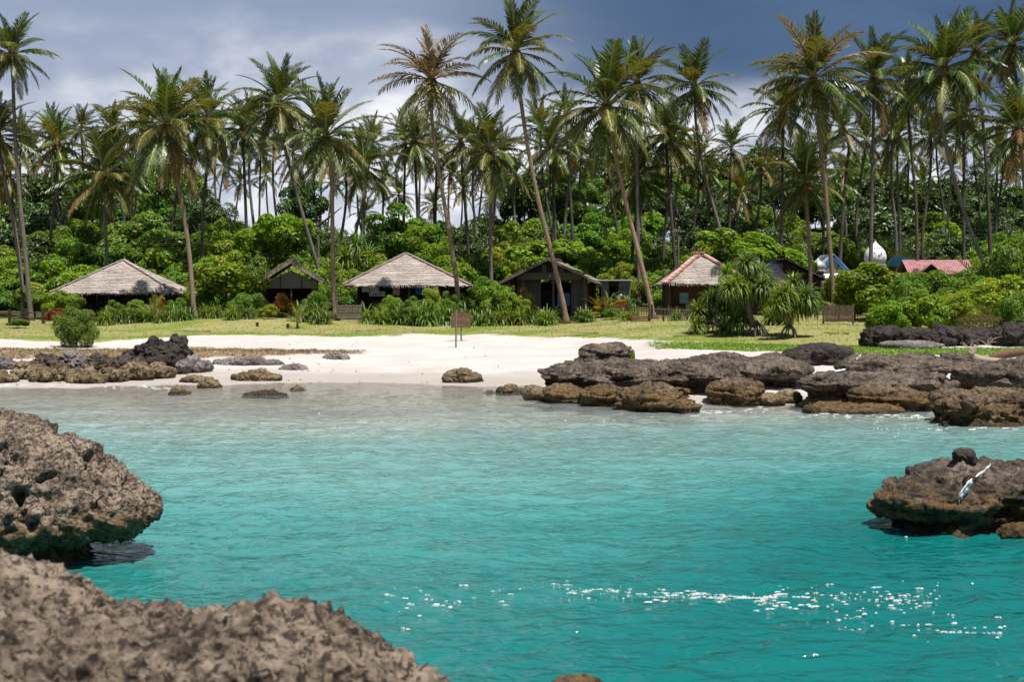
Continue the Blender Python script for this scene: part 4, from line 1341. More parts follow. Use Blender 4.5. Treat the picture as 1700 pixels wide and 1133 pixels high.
_lt = []
for v in range(3):
    rr2 = random.Random(60 + v)
    mb = MB()
    mb.tube(curve_pts([(0, 0, 0), (rr2.uniform(-.03, .03), 0, .25), (rr2.uniform(-.05, .05), 0, .5), (0, 0, .85)], 8), [.055, .04, .035, .032, .03, .027, .022, .018, .01], 7)
    for k in range(7):
        q = k * 2.4 + rr2.random()
        z0 = .28 + .07 * k
        ln = rr2.uniform(.3, .5)
        mb.tube(curve_pts([(0, 0, z0), (.45 * ln * math.cos(q), .45 * ln * math.sin(q), z0 + .12), (ln * math.cos(q), ln * math.sin(q), z0 + .28)], 5), [.022, .019, .016, .012, .009, .005], 5)
    _lt.append(mesh_from('trunk', mb.v, mb.f, [M['bark']], True))


def tree(px, py_c, w_px, h_px, d, kind, label, group=None, var=None, name='broadleaf_tree', cat='tree', rdepth=1.0):
    """crown centred on the pixel, w x h pixels across; trunk down to the ground"""
    c = at(px, py_c, d)
    gz = Tz(c.x, d) - .08
    rx = w_px / 2 * m_per_px(d)
    rz = h_px / 2 * m_per_px(d)
    root = thing(name, label, cat, (c.x, d, gz), 0, group)
    v = random.randint(0, 9) if var is None else var
    H = max(c.z - gz + rz * .35, .5)
    obj('trunk', _lt[v % 3], root, (0, 0, 0), (0, 0, v), (max(H * .9, 1.2), max(H * .9, 1.2), H))
    me = CR[kind][v % len(CR[kind])]
    obj('crown', me, root, (0, 0, c.z - gz), (math.sin(px * 3.1) * .28, math.cos(px * 1.7) * .28, v * 1.7 + px), (rx / .98, rx / .98 * rdepth, rz / .88))
    return root


def shrub(px, py_b, w_px, h_px, kind, label, d=None, group='garden shrubs', cat='shrub', name='shrub'):
    if d is None:
        g = ground(px, py_b)
        d = g.y
    base = at(px, py_b, d)
    gz = Tz(base.x, d) - .05
    k = m_per_px(d)
    top = base.z + h_px * k
    root = thing(name, label, cat, (base.x, d, gz), 0, group)
    hh = max(top - gz, .3)
    obj('stem', _lt[int(px) % 3], root, (0, 0, 0), (0, 0, px), (hh * 0.9, hh * 0.9, hh * .8))
    me = CR[kind][int(px) % len(CR[kind])]
    rz = hh * .53
    obj('foliage', me, root, (0, 0, hh * .50), (0, 0, px * 1.3), (w_px / 2 * k / .95, w_px / 2 * k / .95, rz / .88))
    return root


# big trees behind the huts
BT = 'trees close behind the huts'
tree(666, 412, 150, 135, 120, 'mid', 'dome-shaped bright tree behind the middle hip-roofed hut', BT, 0)
tree(700, 430, 110, 100, 117, 'bright', 'paler tree at the right shoulder of the dome-shaped tree', BT, 1)
tree(475, 405, 135, 110, 122, 'bright', 'wide bright tree behind the small gabled hut', BT, 0)
tree(378, 420, 120, 100, 124, 'bright', 'bright tree behind the round shrub by the leftmost hut', BT, 1)
tree(240, 410, 140, 110, 124, 'mid', 'layered green tree behind the leftmost hut', BT, 2)
tree(505, 350, 95, 110, 142, 'dark', 'dark rounded tree above the small gabled hut', BT, 0)
tree(345, 370, 90, 90, 145, 'dark', 'dark tree between the broad palm and the leaning palm', BT, 1)
tree(130, 445, 120, 100, 118, 'mid', 'leafy tree left behind the leftmost hut', BT, 0)
tree(40, 440, 130, 120, 120, 'dark', 'dark tree behind the pair of palms at the left edge', BT, 2)
tree(925, 440, 160, 80, 116, 'bigleaf', 'broad big-leaved tree behind the wide gabled hut', BT, 0)
tree(990, 460, 80, 70, 112, 'bright', 'tree filling the gap between wide gabled hut and shed', BT, 1)
tree(1245, 425, 190, 85, 116, 'bright', 'wide yellow-green tree behind the red-ridged hut', BT, 0)
tree(790, 470, 90, 110, 112, 'mid', 'green tree left of the wide gabled hut', BT, 1)
tree(850, 440, 90, 90, 122, 'yellow', 'yellow-green tree behind the left eave of the wide gabled hut', BT, 0)
tree(1170, 450, 110, 80, 124, 'mid', 'green tree behind the left hip of the red-ridged hut', BT, 2)
tree(1400, 430, 90, 80, 134, 'bright', 'bright tree left of the white dome', BT, 0)
tree(560, 470, 60, 90, 118, 'mid', 'narrow tree between straight palm and middle hut', BT, 2)
# the wooded slope and the dark edge of the grove
rr = random.Random(33)
WOOD = [(860, 1520, 262, 430, 44), (1480, 1720, 300, 440, 20), (-20, 330, 285, 430, 24), (380, 900, 372, 430, 22)]
for (x0_, x1_, y0_, y1_, n) in WOOD:
    for k in range(n):
        px = x0_ + (x1_ - x0_) * ((k * 0.618) % 1.0) + rr.uniform(-12, 12)
        f = (k + rr.random()) / n
        py = y0_ + (y1_ - y0_) * f + 26
        d = 196 - 62 * f + rr.uniform(-4, 4)
        if x0_ == 860 and px < 930:
            py = max(py, 330)
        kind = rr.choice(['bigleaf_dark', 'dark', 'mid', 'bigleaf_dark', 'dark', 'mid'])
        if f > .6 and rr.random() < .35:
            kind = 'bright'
        wpx = rr.uniform(75, 125)
        tree(px, py, wpx, wpx * rr.uniform(.75, 1.05), d, kind, {'bigleaf_dark': 'dark big-leaved tree', 'dark': 'dark dense tree', 'mid': 'green dense tree', 'bright': 'bright green tree'}[kind] + {860: ' on the wooded slope right of centre', 1480: ' of the wood at the right edge', -20: ' of the wood at the left', 380: ' of the low wood behind the middle huts'}[x0_], 'trees of the wood behind the palms', rr.randint(0, 9))


# understory: bushes that close the gaps below the crowns
rr = random.Random(77)
for k in range(84):
    px = -30 + 1760 * (k + rr.random()) / 84
    row = k % 3
    if 1325 < px < 1625:
        row = 2
    d = (110, 120, 132)[row] + rr.uniform(-3, 3)
    py = (478, 455, 432)[row] + rr.uniform(-14, 12)
    if 1325 < px < 1625:
        d, py = 136 + rr.uniform(0, 8), 436 + rr.uniform(-8, 8)
    w_ = rr.uniform(70, 120)
    kind = rr.choice(['bright', 'mid', 'bright', 'bigleaf', 'yellow', 'mid'] if row < 2 else ['mid', 'dark', 'bright'])
    tree(px, py, w_, w_ * rr.uniform(.7, 1.0), d, kind, {'bright': 'bright green', 'mid': 'green', 'bigleaf': 'big-leaved', 'yellow': 'yellow-green', 'dark': 'dark green'}[kind] + ' undergrowth bush ' + ('behind the leftmost hut' if px < 400 else 'behind the small gabled and middle huts' if px < 800 else 'behind the wide gabled hut' if px < 1080 else 'behind the red-ridged hut and screw pines' if px < 1330 else 'behind the dome and pink roof'), 'undergrowth bushes behind the huts', rr.randint(0, 9), name='bush', cat='bush')


rr = random.Random(78)
for k in range(52):
    px = -30 + 1760 * (k + rr.random()) / 52
    d = 108.5 + rr.uniform(-1, 3)
    w_ = rr.uniform(60, 100)
    if 1250 < px < 1620:
        continue
    tree(px, 496 + rr.uniform(-10, 6), w_, w_ * rr.uniform(.6, .9), d, rr.choice(['bright', 'mid', 'yellow', 'mid', 'bigleaf']), 'low leafy bush closing the gap between huts and trees', 'low bushes right behind the huts', rr.randint(0, 9), name='bush', cat='bush')


# ------------------------------------------------------------------ strap-leaved plants
def strap_mesh(n, L, w_, seed, mat, up=0.9, bend=2.0, segs=5, z0=0.0, name='foliage', dry=0.0, rosettes=None, emin=-0.2):
    g = random.Random(seed)
    vs, fs, rn, mi = [], [], [], []
    ros = rosettes or [(Vector((0, 0, z0)), 1.0)]
    for (c0, sc) in ros:
        for k in range(n):
            az = k * 2.39996 + g.uniform(-.3, .3)
            f = (k + .5) / n
            el = (math.pi / 2) * (1 - f) * up + g.uniform(-.12, .12) + emin * f
            ln = L * sc * g.uniform(.75, 1.1)
            h = Vector((math.cos(az), math.sin(az), 0))
            s = Vector((-math.sin(az), math.cos(az), 0))
            p = c0 + h * 0.03
            b = len(vs)
            v = g.random()
            m_ = 1 if (f > .86 and g.random() < dry) else 0
            for i in range(segs + 1):
                t = i / segs
                ww = w_ * sc * (0.7 + 0.5 * math.sin(min(t * 2.2, 1.57))) * (1 - t ** 2.2) + .002
                vs += [p - s * ww, p + s * ww]
                e = el - bend * (t ** 1.5) * (0.55 + 0.45 * math.cos(el)) * (1.25 if m_ else 1)
                e = max(e, -1.5)
                p = p + (h * math.cos(e) + Vector((0, 0, 1)) * math.sin(e)) * (ln / segs)
            for i in range(segs):
                fs.append((b + 2 * i, b + 2 * i + 1, b + 2 * i + 3, b + 2 * i + 2))
                rn.append(v)
                mi.append(m_)
    me = mesh_from(name, vs, fs, [M[mat], M['strap_dry']], False, mi)
    a = me.attributes.new('rnd', 'FLOAT', 'FACE')
    a.data.foreach_set('value', np.array(rn, np.float32))
    return me


STRAP = {'green': [], 'bright': []}
for key, mat in (('green', 'strap_green'), ('bright', 'strap_bright')):
    for v in range(3):
        g = random.Random(v + 5)
        ros = [(Vector((g.uniform(-.75, .75), g.uniform(-.5, .5), g.uniform(0, .15))), g.uniform(.7, 1.05)) for _ in range(7)]
        STRAP[key].append(strap_mesh(46, 1.15, 0.05, 70 + v, mat, 0.86, 2.5, rosettes=ros, dry=.3))


def strap_clump(px, py_b, w_px, h_px, key, label, d=None, group='strap-leaved clumps along the fence', name='strap_leaf_plant', cat='plant'):
    if d is None:
        d = ground(px, py_b).y
    b = at(px, py_b, d)
    k = m_per_px(d)
    me = STRAP[key][int(px) % 3]
    root = thing(name, label, cat, (b.x, d, Tz(b.x, d) - .03), 0, group)
    obj('foliage', me, root, (0, 0, 0), (0, 0, px), (w_px * k / 2.1, w_px * k / 2.1, min(h_px * k / 0.62, 1.75 * w_px * k / 2.1)))
    mb = MB()
    for q in range(5):
        a = q * 1.26
        mb.tube([(0.25 * math.cos(a), .2 * math.sin(a), -.05), (.28 * math.cos(a), .22 * math.sin(a), .22)], [.05, .03], 5)
    mb.build('stem', M['bark'], root)
    return root


# screw pines: trunk on prop roots, heads of long straps
def screw_pine(label, base_px, heads, d, trunk_px, seed, lean=0.0, n=150, L=0.95):
    b = at(*base_px, d)
    base = Vector((b.x, d, Tz(b.x, d)))
    root = thing('screw_pine', label, 'screw pine', base, 0, 'screw pines')
    pts = [at(a, c_, d) - base for a, c_ in trunk_px]
    g = random.Random(seed)
    mb = MB()
    mb.tube(curve_pts([Vector((pts[0].x, 0, max(pts[0].z, .5)))] + pts[1:], 10), [.15, .145, .14, .13, .125, .12, .115, .11, .10, .09, .08], 8)
    mb.build('trunk', M['trunk_grey'], root, True)
    t0 = Vector((pts[0].x, 0, max(pts[0].z, .5)))
    for k in range(9):
        q = k * .7 + g.random() * .3
        r_ = g.uniform(.45, .75)
        m2 = MB()
        m2.tube(curve_pts([t0 + Vector((0, 0, g.uniform(0, .25))), t0 * .6 + Vector((r_ * .55 * math.cos(q), r_ * .55 * math.sin(q), .1)), Vector((r_ * math.cos(q), r_ * math.sin(q), -.15))], 5), [.05, .05, .045, .04, .04, .035], 5)
        m2.build('prop_root', M['trunk_grey'], root, True)
    cm = MB()
    top = pts[-1]
    for j, (hx, hy, sc) in enumerate(heads):
        yy = g.uniform(-1.1, 1.1)
        c0 = at(hx, hy, d) - base + Vector((0, yy, 0))
        br = MB()
        mid = top.lerp(c0, .5) - Vector((0, 0, .18))
        br.tube(curve_pts([top - Vector((0, 0, .3)), mid, c0], 5), [.075, .07, .065, .06, .055, .05], 6)
        br.build('branch', M['trunk_grey'], root, True)
        me = strap_mesh(n, L * sc, 0.042, seed * 10 + j, 'strap_bright' if j % 2 else 'strap_green', 1.0, 2.2, 6, name='leaf_head', dry=.5, emin=-.5)
        obj('leaf_head', me, root, c0, (g.uniform(-.3, .3), g.uniform(-.3, .3), g.random() * 6))
    return root


screw_pine('taller screw pine with a round mop of drooping strap leaves', (1258, 570), [(1240, 440, 1), (1214, 458, 1), (1266, 458, 1), (1222, 478, 1), (1262, 480, .95), (1244, 464, 1), (1282, 474, .9), (1208, 482, .9), (1242, 490, .9), (1274, 494, .8), (1226, 496, .8)], 70.5, [(1256, 566), (1250, 540), (1243, 505), (1243, 480)], 3)
screw_pine('shorter screw pine on prop roots right of the taller one', (1309, 574), [(1316, 474, 1), (1298, 492, 1), (1336, 496, 1), (1314, 500, 1), (1346, 512, .85), (1288, 510, .9), (1328, 515, .9), (1302, 518, .85)], 69, [(1310, 565), (1311, 545), (1313, 520), (1315, 500)], 4)
screw_pine('bushy screw pine with several low heads left of the taller one', (1205, 566), [(1186, 500, 1), (1165, 520, .95), (1205, 515, 1), (1180, 535, .95), (1218, 535, .9), (1160, 545, .8), (1200, 548, .8), (1236, 530, .9)], 71.5, [(1212, 564), (1205, 550), (1196, 540), (1190, 530)], 5)
# dark strap-leaved tree behind the straight palm
screw_pine('dark strap-leaved tree behind the fence of the middle hut', (590, 500), [(590, 410, 1.2), (572, 430, 1.2), (608, 430, 1.2), (580, 450, 1.2), (600, 455, 1.2), (622, 450, 1.1), (565, 455, 1.1), (590, 472, 1.1), (612, 475, 1.1)], 113, [(590, 500), (590, 480), (590, 460), (590, 445)], 6, n=90, L=1.6)

# hedge and garden plants, left to right
shrub(127, 577, 70, 62, 'round', 'round clipped bush standing alone on the left sand', cat='bush')
tree(376, 476, 112, 78, 98, 'bigleaf', 'rounded bright shrub-tree between the leftmost hut and the small gabled hut', 'garden shrubs', 1, name='small_tree')
shrub(105, 528, 72, 46, 'bright', 'leafy bush at the left corner of the leftmost hut', 97)
shrub(58, 530, 70, 50, 'mid', 'green bush behind the dark rail fence', 98)
shrub(95, 534, 34, 20, 'croton', 'orange croton behind the lone round bush', 92)
shrub(30, 553, 34, 24, 'mid', 'low dark bush before the rail fence at the left edge', 88)
shrub(268, 522, 26, 26, 'croton', 'orange croton before the right corner of the leftmost hut', 93)
shrub(445, 538, 46, 30, 'yellow', 'lime green bush below the small gabled hut', 92)
shrub(468, 524, 48, 34, 'croton', 'red tipped croton below the small gabled hut', 95)
shrub(719, 528, 46, 50, 'yellow', 'pointed yellow-green shrub before the middle hut', 92.5)
shrub(825, 535, 64, 66, 'bright', 'bright bush between the middle and the wide gabled hut', 92)
shrub(872, 508, 34, 24, 'croton_yellow', 'low yellow croton before the wide gabled hut', 97)
shrub(775, 520, 24, 22, 'croton', 'small orange flowered plant right of the tall withered palm', 94)
shrub(1030, 512, 24, 14, 'croton', 'low orange plant before the flat-roofed shed', 97)
shrub(415, 518, 60, 30, 'mid', 'green bush below the left eave of the small gabled hut', 96)
shrub(330, 515, 50, 34, 'bright', 'bright bush right of the leftmost hut', 99)
shrub(310, 512, 24, 40, 'yellow', 'yellow-green shrub at the right wall of the leftmost hut', 102)
for i, (px, py, w_, h_, key) in enumerate([(178, 546, 44, 36, 'bright'), (208, 548, 44, 36, 'green'), (238, 548, 44, 34, 'bright'), (275, 548, 40, 30, 'green'), (305, 545, 44, 36, 'green'),
                                           (352, 535, 40, 26, 'bright'), (382, 532, 40, 28, 'bright'), (408, 532, 36, 28, 'green'), (515, 528, 60, 40, 'green'), (530, 530, 40, 34, 'green'),
                                           (632, 535, 60, 48, 'bright'), (665, 540, 64, 46, 'green'), (700, 540, 62, 40, 'green'), (735, 538, 60, 44, 'green'), (768, 538, 50, 40, 'green'), (800, 540, 50, 44, 'green'),
                                           (848, 540, 60, 38, 'bright'), (872, 538, 50, 36, 'green'), (906, 538, 48, 44, 'bright'), (969, 542, 42, 40, 'green')]):
    ordn = ['first', 'second', 'third', 'fourth', 'fifth', 'sixth', 'seventh', 'eighth', 'ninth', 'tenth', 'eleventh', 'twelfth', 'thirteenth', 'fourteenth', 'fifteenth', 'sixteenth', 'seventeenth', 'eighteenth', 'nineteenth', 'twentieth'][i]
    strap_clump(px, py, w_, h_, key, f'strap-leaved clump, {ordn} from the left along the garden fence', d=90 + (i % 3) * .8)
for i, (px, py, w_, h_, kd, lab) in enumerate([
        (192, 540, 44, 40, 'mid', 'dark leafy hedge shrub left of the young palm by the leftmost hut'), (224, 538, 40, 40, 'bright', 'light leafy hedge shrub by the young palm before the leftmost hut'),
        (292, 540, 44, 44, 'mid', 'dark leafy hedge shrub at the right corner of the leftmost hut'), (398, 524, 40, 34, 'mid', 'leafy hedge shrub left of the lime green bush'),
        (528, 524, 48, 44, 'mid', 'dark leafy hedge shrub left of the straight palm'), (648, 534, 44, 44, 'bright', 'light leafy hedge shrub at the left of the middle hut'),
        (684, 534, 48, 40, 'mid', 'dark leafy hedge shrub below the peach towel'), (748, 534, 44, 48, 'mid', 'dark leafy hedge shrub left of the withered palm trunk'),
        (790, 536, 50, 52, 'mid', 'dark leafy hedge shrub right of the withered palm trunk'), (860, 534, 44, 40, 'bright', 'light leafy hedge shrub below the wide gabled hut'),
        (1015, 534, 30, 22, 'mid', 'small leafy shrub behind the slatted crate')]):
    shrub(px, py, w_, h_, kd, lab, 91.5 + (i % 3) * .6, group='leafy hedge shrubs')
strap_clump(1046, 540, 36, 24, 'bright', 'small green clump left of the slatted crate', d=88)
strap_clump(1126, 542, 30, 20, 'green', 'small strap-leaved clump before the fence of the red-ridged hut', d=86)
strap_clump(1290, 548, 60, 46, 'bright', 'bright strap-leaved clump between the two screw pines', d=78)
strap_clump(1034, 500, 56, 50, 'green', 'strap-leaved plant right of the flat-roofed shed', d=99)
strap_clump(1452, 536, 24, 22, 'green', 'small clump alone on the tan mound', d=77)
strap_clump(1095, 505, 30, 40, 'green', 'strap-leaved plant left of the red-ridged hut', d=100)

# bushes right
RB = 'bushes on the right'
for key, mt in (('low_big', 'leaf_bright'), ('low_mid', 'leaf_mid'), ('low_yellow', 'leaf_yellow')):
    CR[key] = [crown_mesh(7500, 40, (.12 if key == 'low_big' else .085), 400 + len(key) + j, mt, aspect=.55, low=-.8, zs=1.0, lobe=(.2, .36), flat=.4) for j in range(2)]
CR['low_dry'] = CR['dry']
for (px, py, w_, h_, kd, d, lab) in [
        (1448, 520, 130, 72, 'low_big', 88, 'wide bright big-leaved bush below the white dome'), (1545, 512, 130, 58, 'low_mid', 91, 'dark green bush below the pink roof'),
        (1650, 505, 110, 66, 'low_mid', 94, 'green bush right of the pink roof'), (1500, 515, 70, 50, 'low_mid', 84, 'green bush between the big-leaved bush and the dark one'),
        (1478, 552, 70, 46, 'low_big', 72, 'bright low bush at the left end of the black ridge'), (1528, 552, 84, 62, 'low_big', 73, 'light green bush above the middle of the black ridge'),
        (1582, 552, 84, 56, 'low_yellow', 74, 'yellow-green bush above the middle right of the black ridge'), (1650, 535, 140, 62, 'low_yellow', 78, 'broad yellow-green bush at the right edge'),
        (1632, 556, 76, 44, 'low_dry', 71, 'dry brown twiggy bush above the black ridge'), (1690, 556, 70, 62, 'low_mid', 72, 'green bush in the right corner above the ridge'),
        (1590, 525, 90, 50, 'low_mid', 82, 'shaded bush behind the yellow-green ones'), (1690, 505, 100, 100, 'low_mid', 92, 'dark bush at the right edge below the palms'),
        (1400, 508, 70, 50, 'low_big', 96, 'bright bush behind the bamboo screen'), (1600, 500, 90, 42, 'low_mid', 90, 'green bush before the right end of the pink roof')]:
    shrub(px, py, w_, h_, kd, lab, d, RB, 'bush', 'bush')
# small seedling on the long ledge and two weeds on the sand
shrub(1045, 604, 22, 22, 'yellow', 'tiny green seedling growing beside the upright block', 50.2, group=None, cat='plant', name='seedling')


# ------------------------------------------------------------------ young palms
def young_palm(label, px, py_b, w_px, h_px, mat, n=9, d=None, fams=(0, 1, 2, 3)):
    if d is None:
        d = ground(px, py_b).y
    b = at(px, py_b, d)
    base = Vector((b.x, d, Tz(b.x, d) - .03))
    k = m_per_px(d)
    root = thing('young_palm', label, 'young palm', base, 0, 'young palms in the gardens')
    S = max(w_px, h_px) * k / 6.0
    mb = MB()
    mb.tube([(0, 0, 0), (0, 0, h_px * k * .22), (0, 0, h_px * k * .3)], [.09, .07, .05], 7)
    mb.build('trunk', M['husk'], root, True)
    g = random.Random(int(px))
    for i in range(n):
        fam = fams[min(len(fams) - 1, int((i + .5) / n * len(fams)))]
        s = S * g.uniform(.8, 1.1)
        obj('frond', frond(fam, mat, g.randint(0, 1), n_leaf=24, width=.12), root, (0, 0, h_px * k * .2), (g.uniform(-.2, .2), 0, i * 2.4 + g.random() * .4), (s, s, s))
    return root


young_palm('young green palm before the leftmost hut', 254, 544, 60, 40, 'frond_young', 9, 91.5)
young_palm('pale fronded young palm right of the small gabled hut', 540, 505, 76, 72, 'frond_young', 12, 97)
young_palm('yellowish palm seedling alone on the lawn below the small gabled hut', 494, 546, 52, 44, 'frond_young', 8)
young_palm('golden orange palm before the flat-roofed shed', 1000, 512, 56, 34, 'frond_gold', 14, 94.5, (1, 2, 3, 4))
young_palm('pale young palm beside the trunk of the tallest palm', 925, 522, 40, 40, 'frond_young', 8, 94)
young_palm('green young palm behind the bamboo screen on the right', 1392, 505, 60, 50, 'frond_young', 9, 90)
young_palm('feathery young palm below the leaning palm on the right', 1630, 420, 110, 80, 'frond_olive', 12, 108)
young_palm('feathery young palm between dome and pink roof', 1500, 420, 100, 80, 'frond_green', 12, 128)
young_palm('feathery young palm left of the dome', 1420, 440, 90, 70, 'frond_green', 12, 132)
young_palm('feathery young palm at the right edge behind the bushes', 1690, 400, 110, 80, 'frond_green', 12, 112)
young_palm('slender green palm behind the shed, in the dark of the wood', 1125, 345, 90, 70, 'frond_green', 12, 125)
young_palm('slender green palm above the left eave of the shed', 985, 440, 80, 70, 'frond_green', 12, 120)

# grass tufts and dry weeds: nobody could count these
def tuft_mesh(name, n, picker, h0, h1, mat, seed):
    g = np.random.default_rng(seed)
    P = picker(g, n)
    n = len(P)
    az = g.random(n * 3) * 6.283
    base = np.repeat(P, 3, 0) + np.stack([np.cos(az), np.sin(az), np.zeros(n * 3)], 1) * g.uniform(0, .10, (n * 3, 1))
    h = g.uniform(h0, h1, n * 3)[:, None]
    lean = np.stack([np.cos(az), np.sin(az), np.zeros(n * 3)], 1) * h * g.uniform(.2, .8, (n * 3, 1))
    s = np.stack([-np.sin(az), np.cos(az), np.zeros(n * 3)], 1) * .022
    V = np.stack([base - s, base + s, base + lean + (0, 0, 1) * h], 1).reshape(-1, 3)
    F = np.arange(n * 9).reshape(-1, 3)
    me = mesh_from(name, V, F, [M[mat]])
    a = me.attributes.new('rnd', 'FLOAT', 'FACE')
    a.data.foreach_set('value', g.random(len(F)).astype(np.float32))
    return me


def pick_mask(mask, lo):
    ok = np.where((mask > lo) & (np.abs(tx) < 34) & (ty > 50) & (ty < 98))[0]

    def f(g, n):
        i = g.choice(ok, n)
        x = tx[i] + g.uniform(-.2, .2, n)
        y = ty[i] + g.uniform(-.2, .2, n)
        return np.stack([x, y, T(x, y) - .01], 1)
    return f


M['blade'] = leaf_mat('blade', (0.13, 0.16, 0.025), (0.27, 0.27, 0.06), (0.34, 0.26, 0.11), trans=.3, ypart=.35)
M['blade_lush'] = leaf_mat('blade_lush', (0.09, 0.19, 0.012), (0.19, 0.31, 0.03), trans=.3)
M['blade_dry'] = leaf_mat('blade_dry', (0.20, 0.14, 0.085), (0.38, 0.28, 0.17), (0.24, 0.24, 0.06), trans=.2, ypart=.2)
tag(obj('grass', tuft_mesh('grass', 16000, pick_mask(g_grass * (1 - soil), .4), .02, .08, 'blade', 1)), 'short worn grass of the lawn behind the beach', 'grass', kind='stuff')
tag(obj('grass', tuft_mesh('grass', 5000, pick_mask(lush, .4), .03, .10, 'blade_lush', 2)), 'bright green strip of grass before the screw pines', 'grass', kind='stuff')
tag(obj('dry_weeds', tuft_mesh('dry_weeds', 5000, pick_mask(weed, .4), .03, .12, 'blade_dry', 3)), 'dry brown weeds on the low bank of the left beach', 'weeds', kind='stuff')

# ------------------------------------------------------------------ buildings
def thatch_mat(name, a, b, dark):
    m, t = new_mat(name)
    co = t.n('ShaderNodeTexCoord').outputs['Object']
    n1 = t.noise(co, 0.9, 5, 0.6)
    n2 = t.noise(t.mapping(co, scale=(7, 7, 1.2)), 3.0, 5, 0.7)
    n3 = t.noise(t.mapping(co, scale=(1.2, 1.2, 7)), 1.6, 4, 0.65)
    info = t.n('ShaderNodeObjectInfo').outputs['Random']
    c = t.mix(t.smooth(t.math('ADD', t.math('MULTIPLY', n2, .6), t.math('MULTIPLY', n1, .5)), 0.40, 0.70), a, b)
    c = t.mix(t.math('MULTIPLY', t.smooth(n3, 0.58, 0.72), 0.65), c, dark)
    v = t.math('MULTIPLY_ADD', info, 0.22, 0.89)
    c = t.mix(1.0, c, t.n('ShaderNodeCombineColor', i_0=v, i_1=v, i_2=v).outputs[0], 'MULTIPLY')
    finish(t, bsdf(t, c, 0.95, t.math('ADD', n2, n3), 0.05, 0.9, 0.1).outputs[0])
    return m


M['thatch'] = thatch_mat('thatch', (0.27, 0.228, 0.205), (0.43, 0.375, 0.34), (0.11, 0.085, 0.072))
M['thatch_old'] = thatch_mat('thatch_old', (0.17, 0.148, 0.132), (0.29, 0.255, 0.23), (0.085, 0.07, 0.062))
M['thatch_pink'] = thatch_mat('thatch_pink', (0.27, 0.22, 0.198), (0.43, 0.375, 0.345), (0.13, 0.095, 0.085))
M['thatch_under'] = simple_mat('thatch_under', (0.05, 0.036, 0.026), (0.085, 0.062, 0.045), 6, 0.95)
M['wood_dark'] = simple_mat('wood_dark', (0.030, 0.020, 0.015), (0.062, 0.042, 0.030), 5, 0.85, (6, 6, 0.6))
M['wood_red'] = simple_mat('wood_red', (0.046, 0.022, 0.016), (0.082, 0.042, 0.030), 5, 0.8, (6, 6, 0.6))
M['wood_grey'] = simple_mat('wood_grey', (0.105, 0.085, 0.070), (0.20, 0.165, 0.138), 5, 0.88, (6, 6, 0.6))
M['wood_pale'] = simple_mat('wood_pale', (0.22, 0.175, 0.135), (0.34, 0.28, 0.22), 5, 0.85, (6, 6, 0.6))
M['bamboo'] = simple_mat('bamboo', (0.16, 0.105, 0.060), (0.27, 0.19, 0.115), 7, 0.7, (5, 5, 0.6), var=.5)
M['bamboo_dark'] = simple_mat('bamboo_dark', (0.062, 0.042, 0.028), (0.12, 0.085, 0.058), 7, 0.75, (5, 5, 0.6), var=.5)
M['slat_brown'] = simple_mat('slat_brown', (0.12, 0.066, 0.036), (0.21, 0.13, 0.078), 6, 0.85, (1, 6, 6), var=.4)
M['woven'] = simple_mat('woven', (0.21, 0.165, 0.125), (0.35, 0.28, 0.22), 14, 0.85, (1, 1, 1.5), var=.2)
M['woven_dark'] = simple_mat('woven_dark', (0.040, 0.028, 0.021), (0.078, 0.054, 0.040), 14, 0.85, var=.3)
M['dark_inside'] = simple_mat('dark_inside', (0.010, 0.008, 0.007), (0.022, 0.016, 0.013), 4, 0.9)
M['cloth_white'] = simple_mat('cloth_white', (0.52, 0.50, 0.55), (0.66, 0.64, 0.68), 3, 0.9)
M['cloth_peach'] = simple_mat('cloth_peach', (0.46, 0.27, 0.19), (0.56, 0.36, 0.27), 3, 0.9)
M['cloth_blue'] = simple_mat('cloth_blue', (0.03, 0.085, 0.33), (0.06, 0.13, 0.42), 3, 0.9)
M['cloth_teal'] = simple_mat('cloth_teal', (0.10, 0.20, 0.27), (0.17, 0.29, 0.36), 3, 0.85)
M['red_tile'] = simple_mat('red_tile', (0.30, 0.11, 0.095), (0.42, 0.25, 0.22), 5, 0.75, var=.3)
M['pink_ridge'] = simple_mat('pink_ridge', (0.48, 0.30, 0.27), (0.62, 0.44, 0.40), 5, 0.75, var=.3)
M['pink_roof'] = simple_mat('pink_roof', (0.27, 0.115, 0.125), (0.38, 0.205, 0.21), 2.2, 0.6, (1, 1, 3))
M['tin'] = simple_mat('tin', (0.40, 0.44, 0.48), (0.55, 0.58, 0.62), 2.5, 0.4, (4, 1, 1), metallic=0.3)
M['white_paint'] = simple_mat('white_paint', (0.58, 0.57, 0.57), (0.72, 0.70, 0.69), 3, 0.6)
M['silver'] = simple_mat('silver', (0.52, 0.53, 0.56), (0.68, 0.69, 0.72), 4, 0.32, metallic=0.6)
M['blue_paint'] = simple_mat('blue_paint', (0.015, 0.11, 0.33), (0.03, 0.17, 0.45), 3, 0.55)
M['teal_roof'] = simple_mat('teal_roof', (0.06, 0.22, 0.28), (0.11, 0.32, 0.38), 3, 0.5)
M['grey_wall'] = simple_mat('grey_wall', (0.16, 0.15, 0.145), (0.25, 0.235, 0.225), 2, 0.9)
M['white_flat'] = simple_mat('white_flat', (0.70, 0.70, 0.72), (0.80, 0.80, 0.82), 3, 0.6)
M['red_paint'] = simple_mat('red_paint', (0.40, 0.05, 0.05), (0.50, 0.10, 0.08), 3, 0.6)


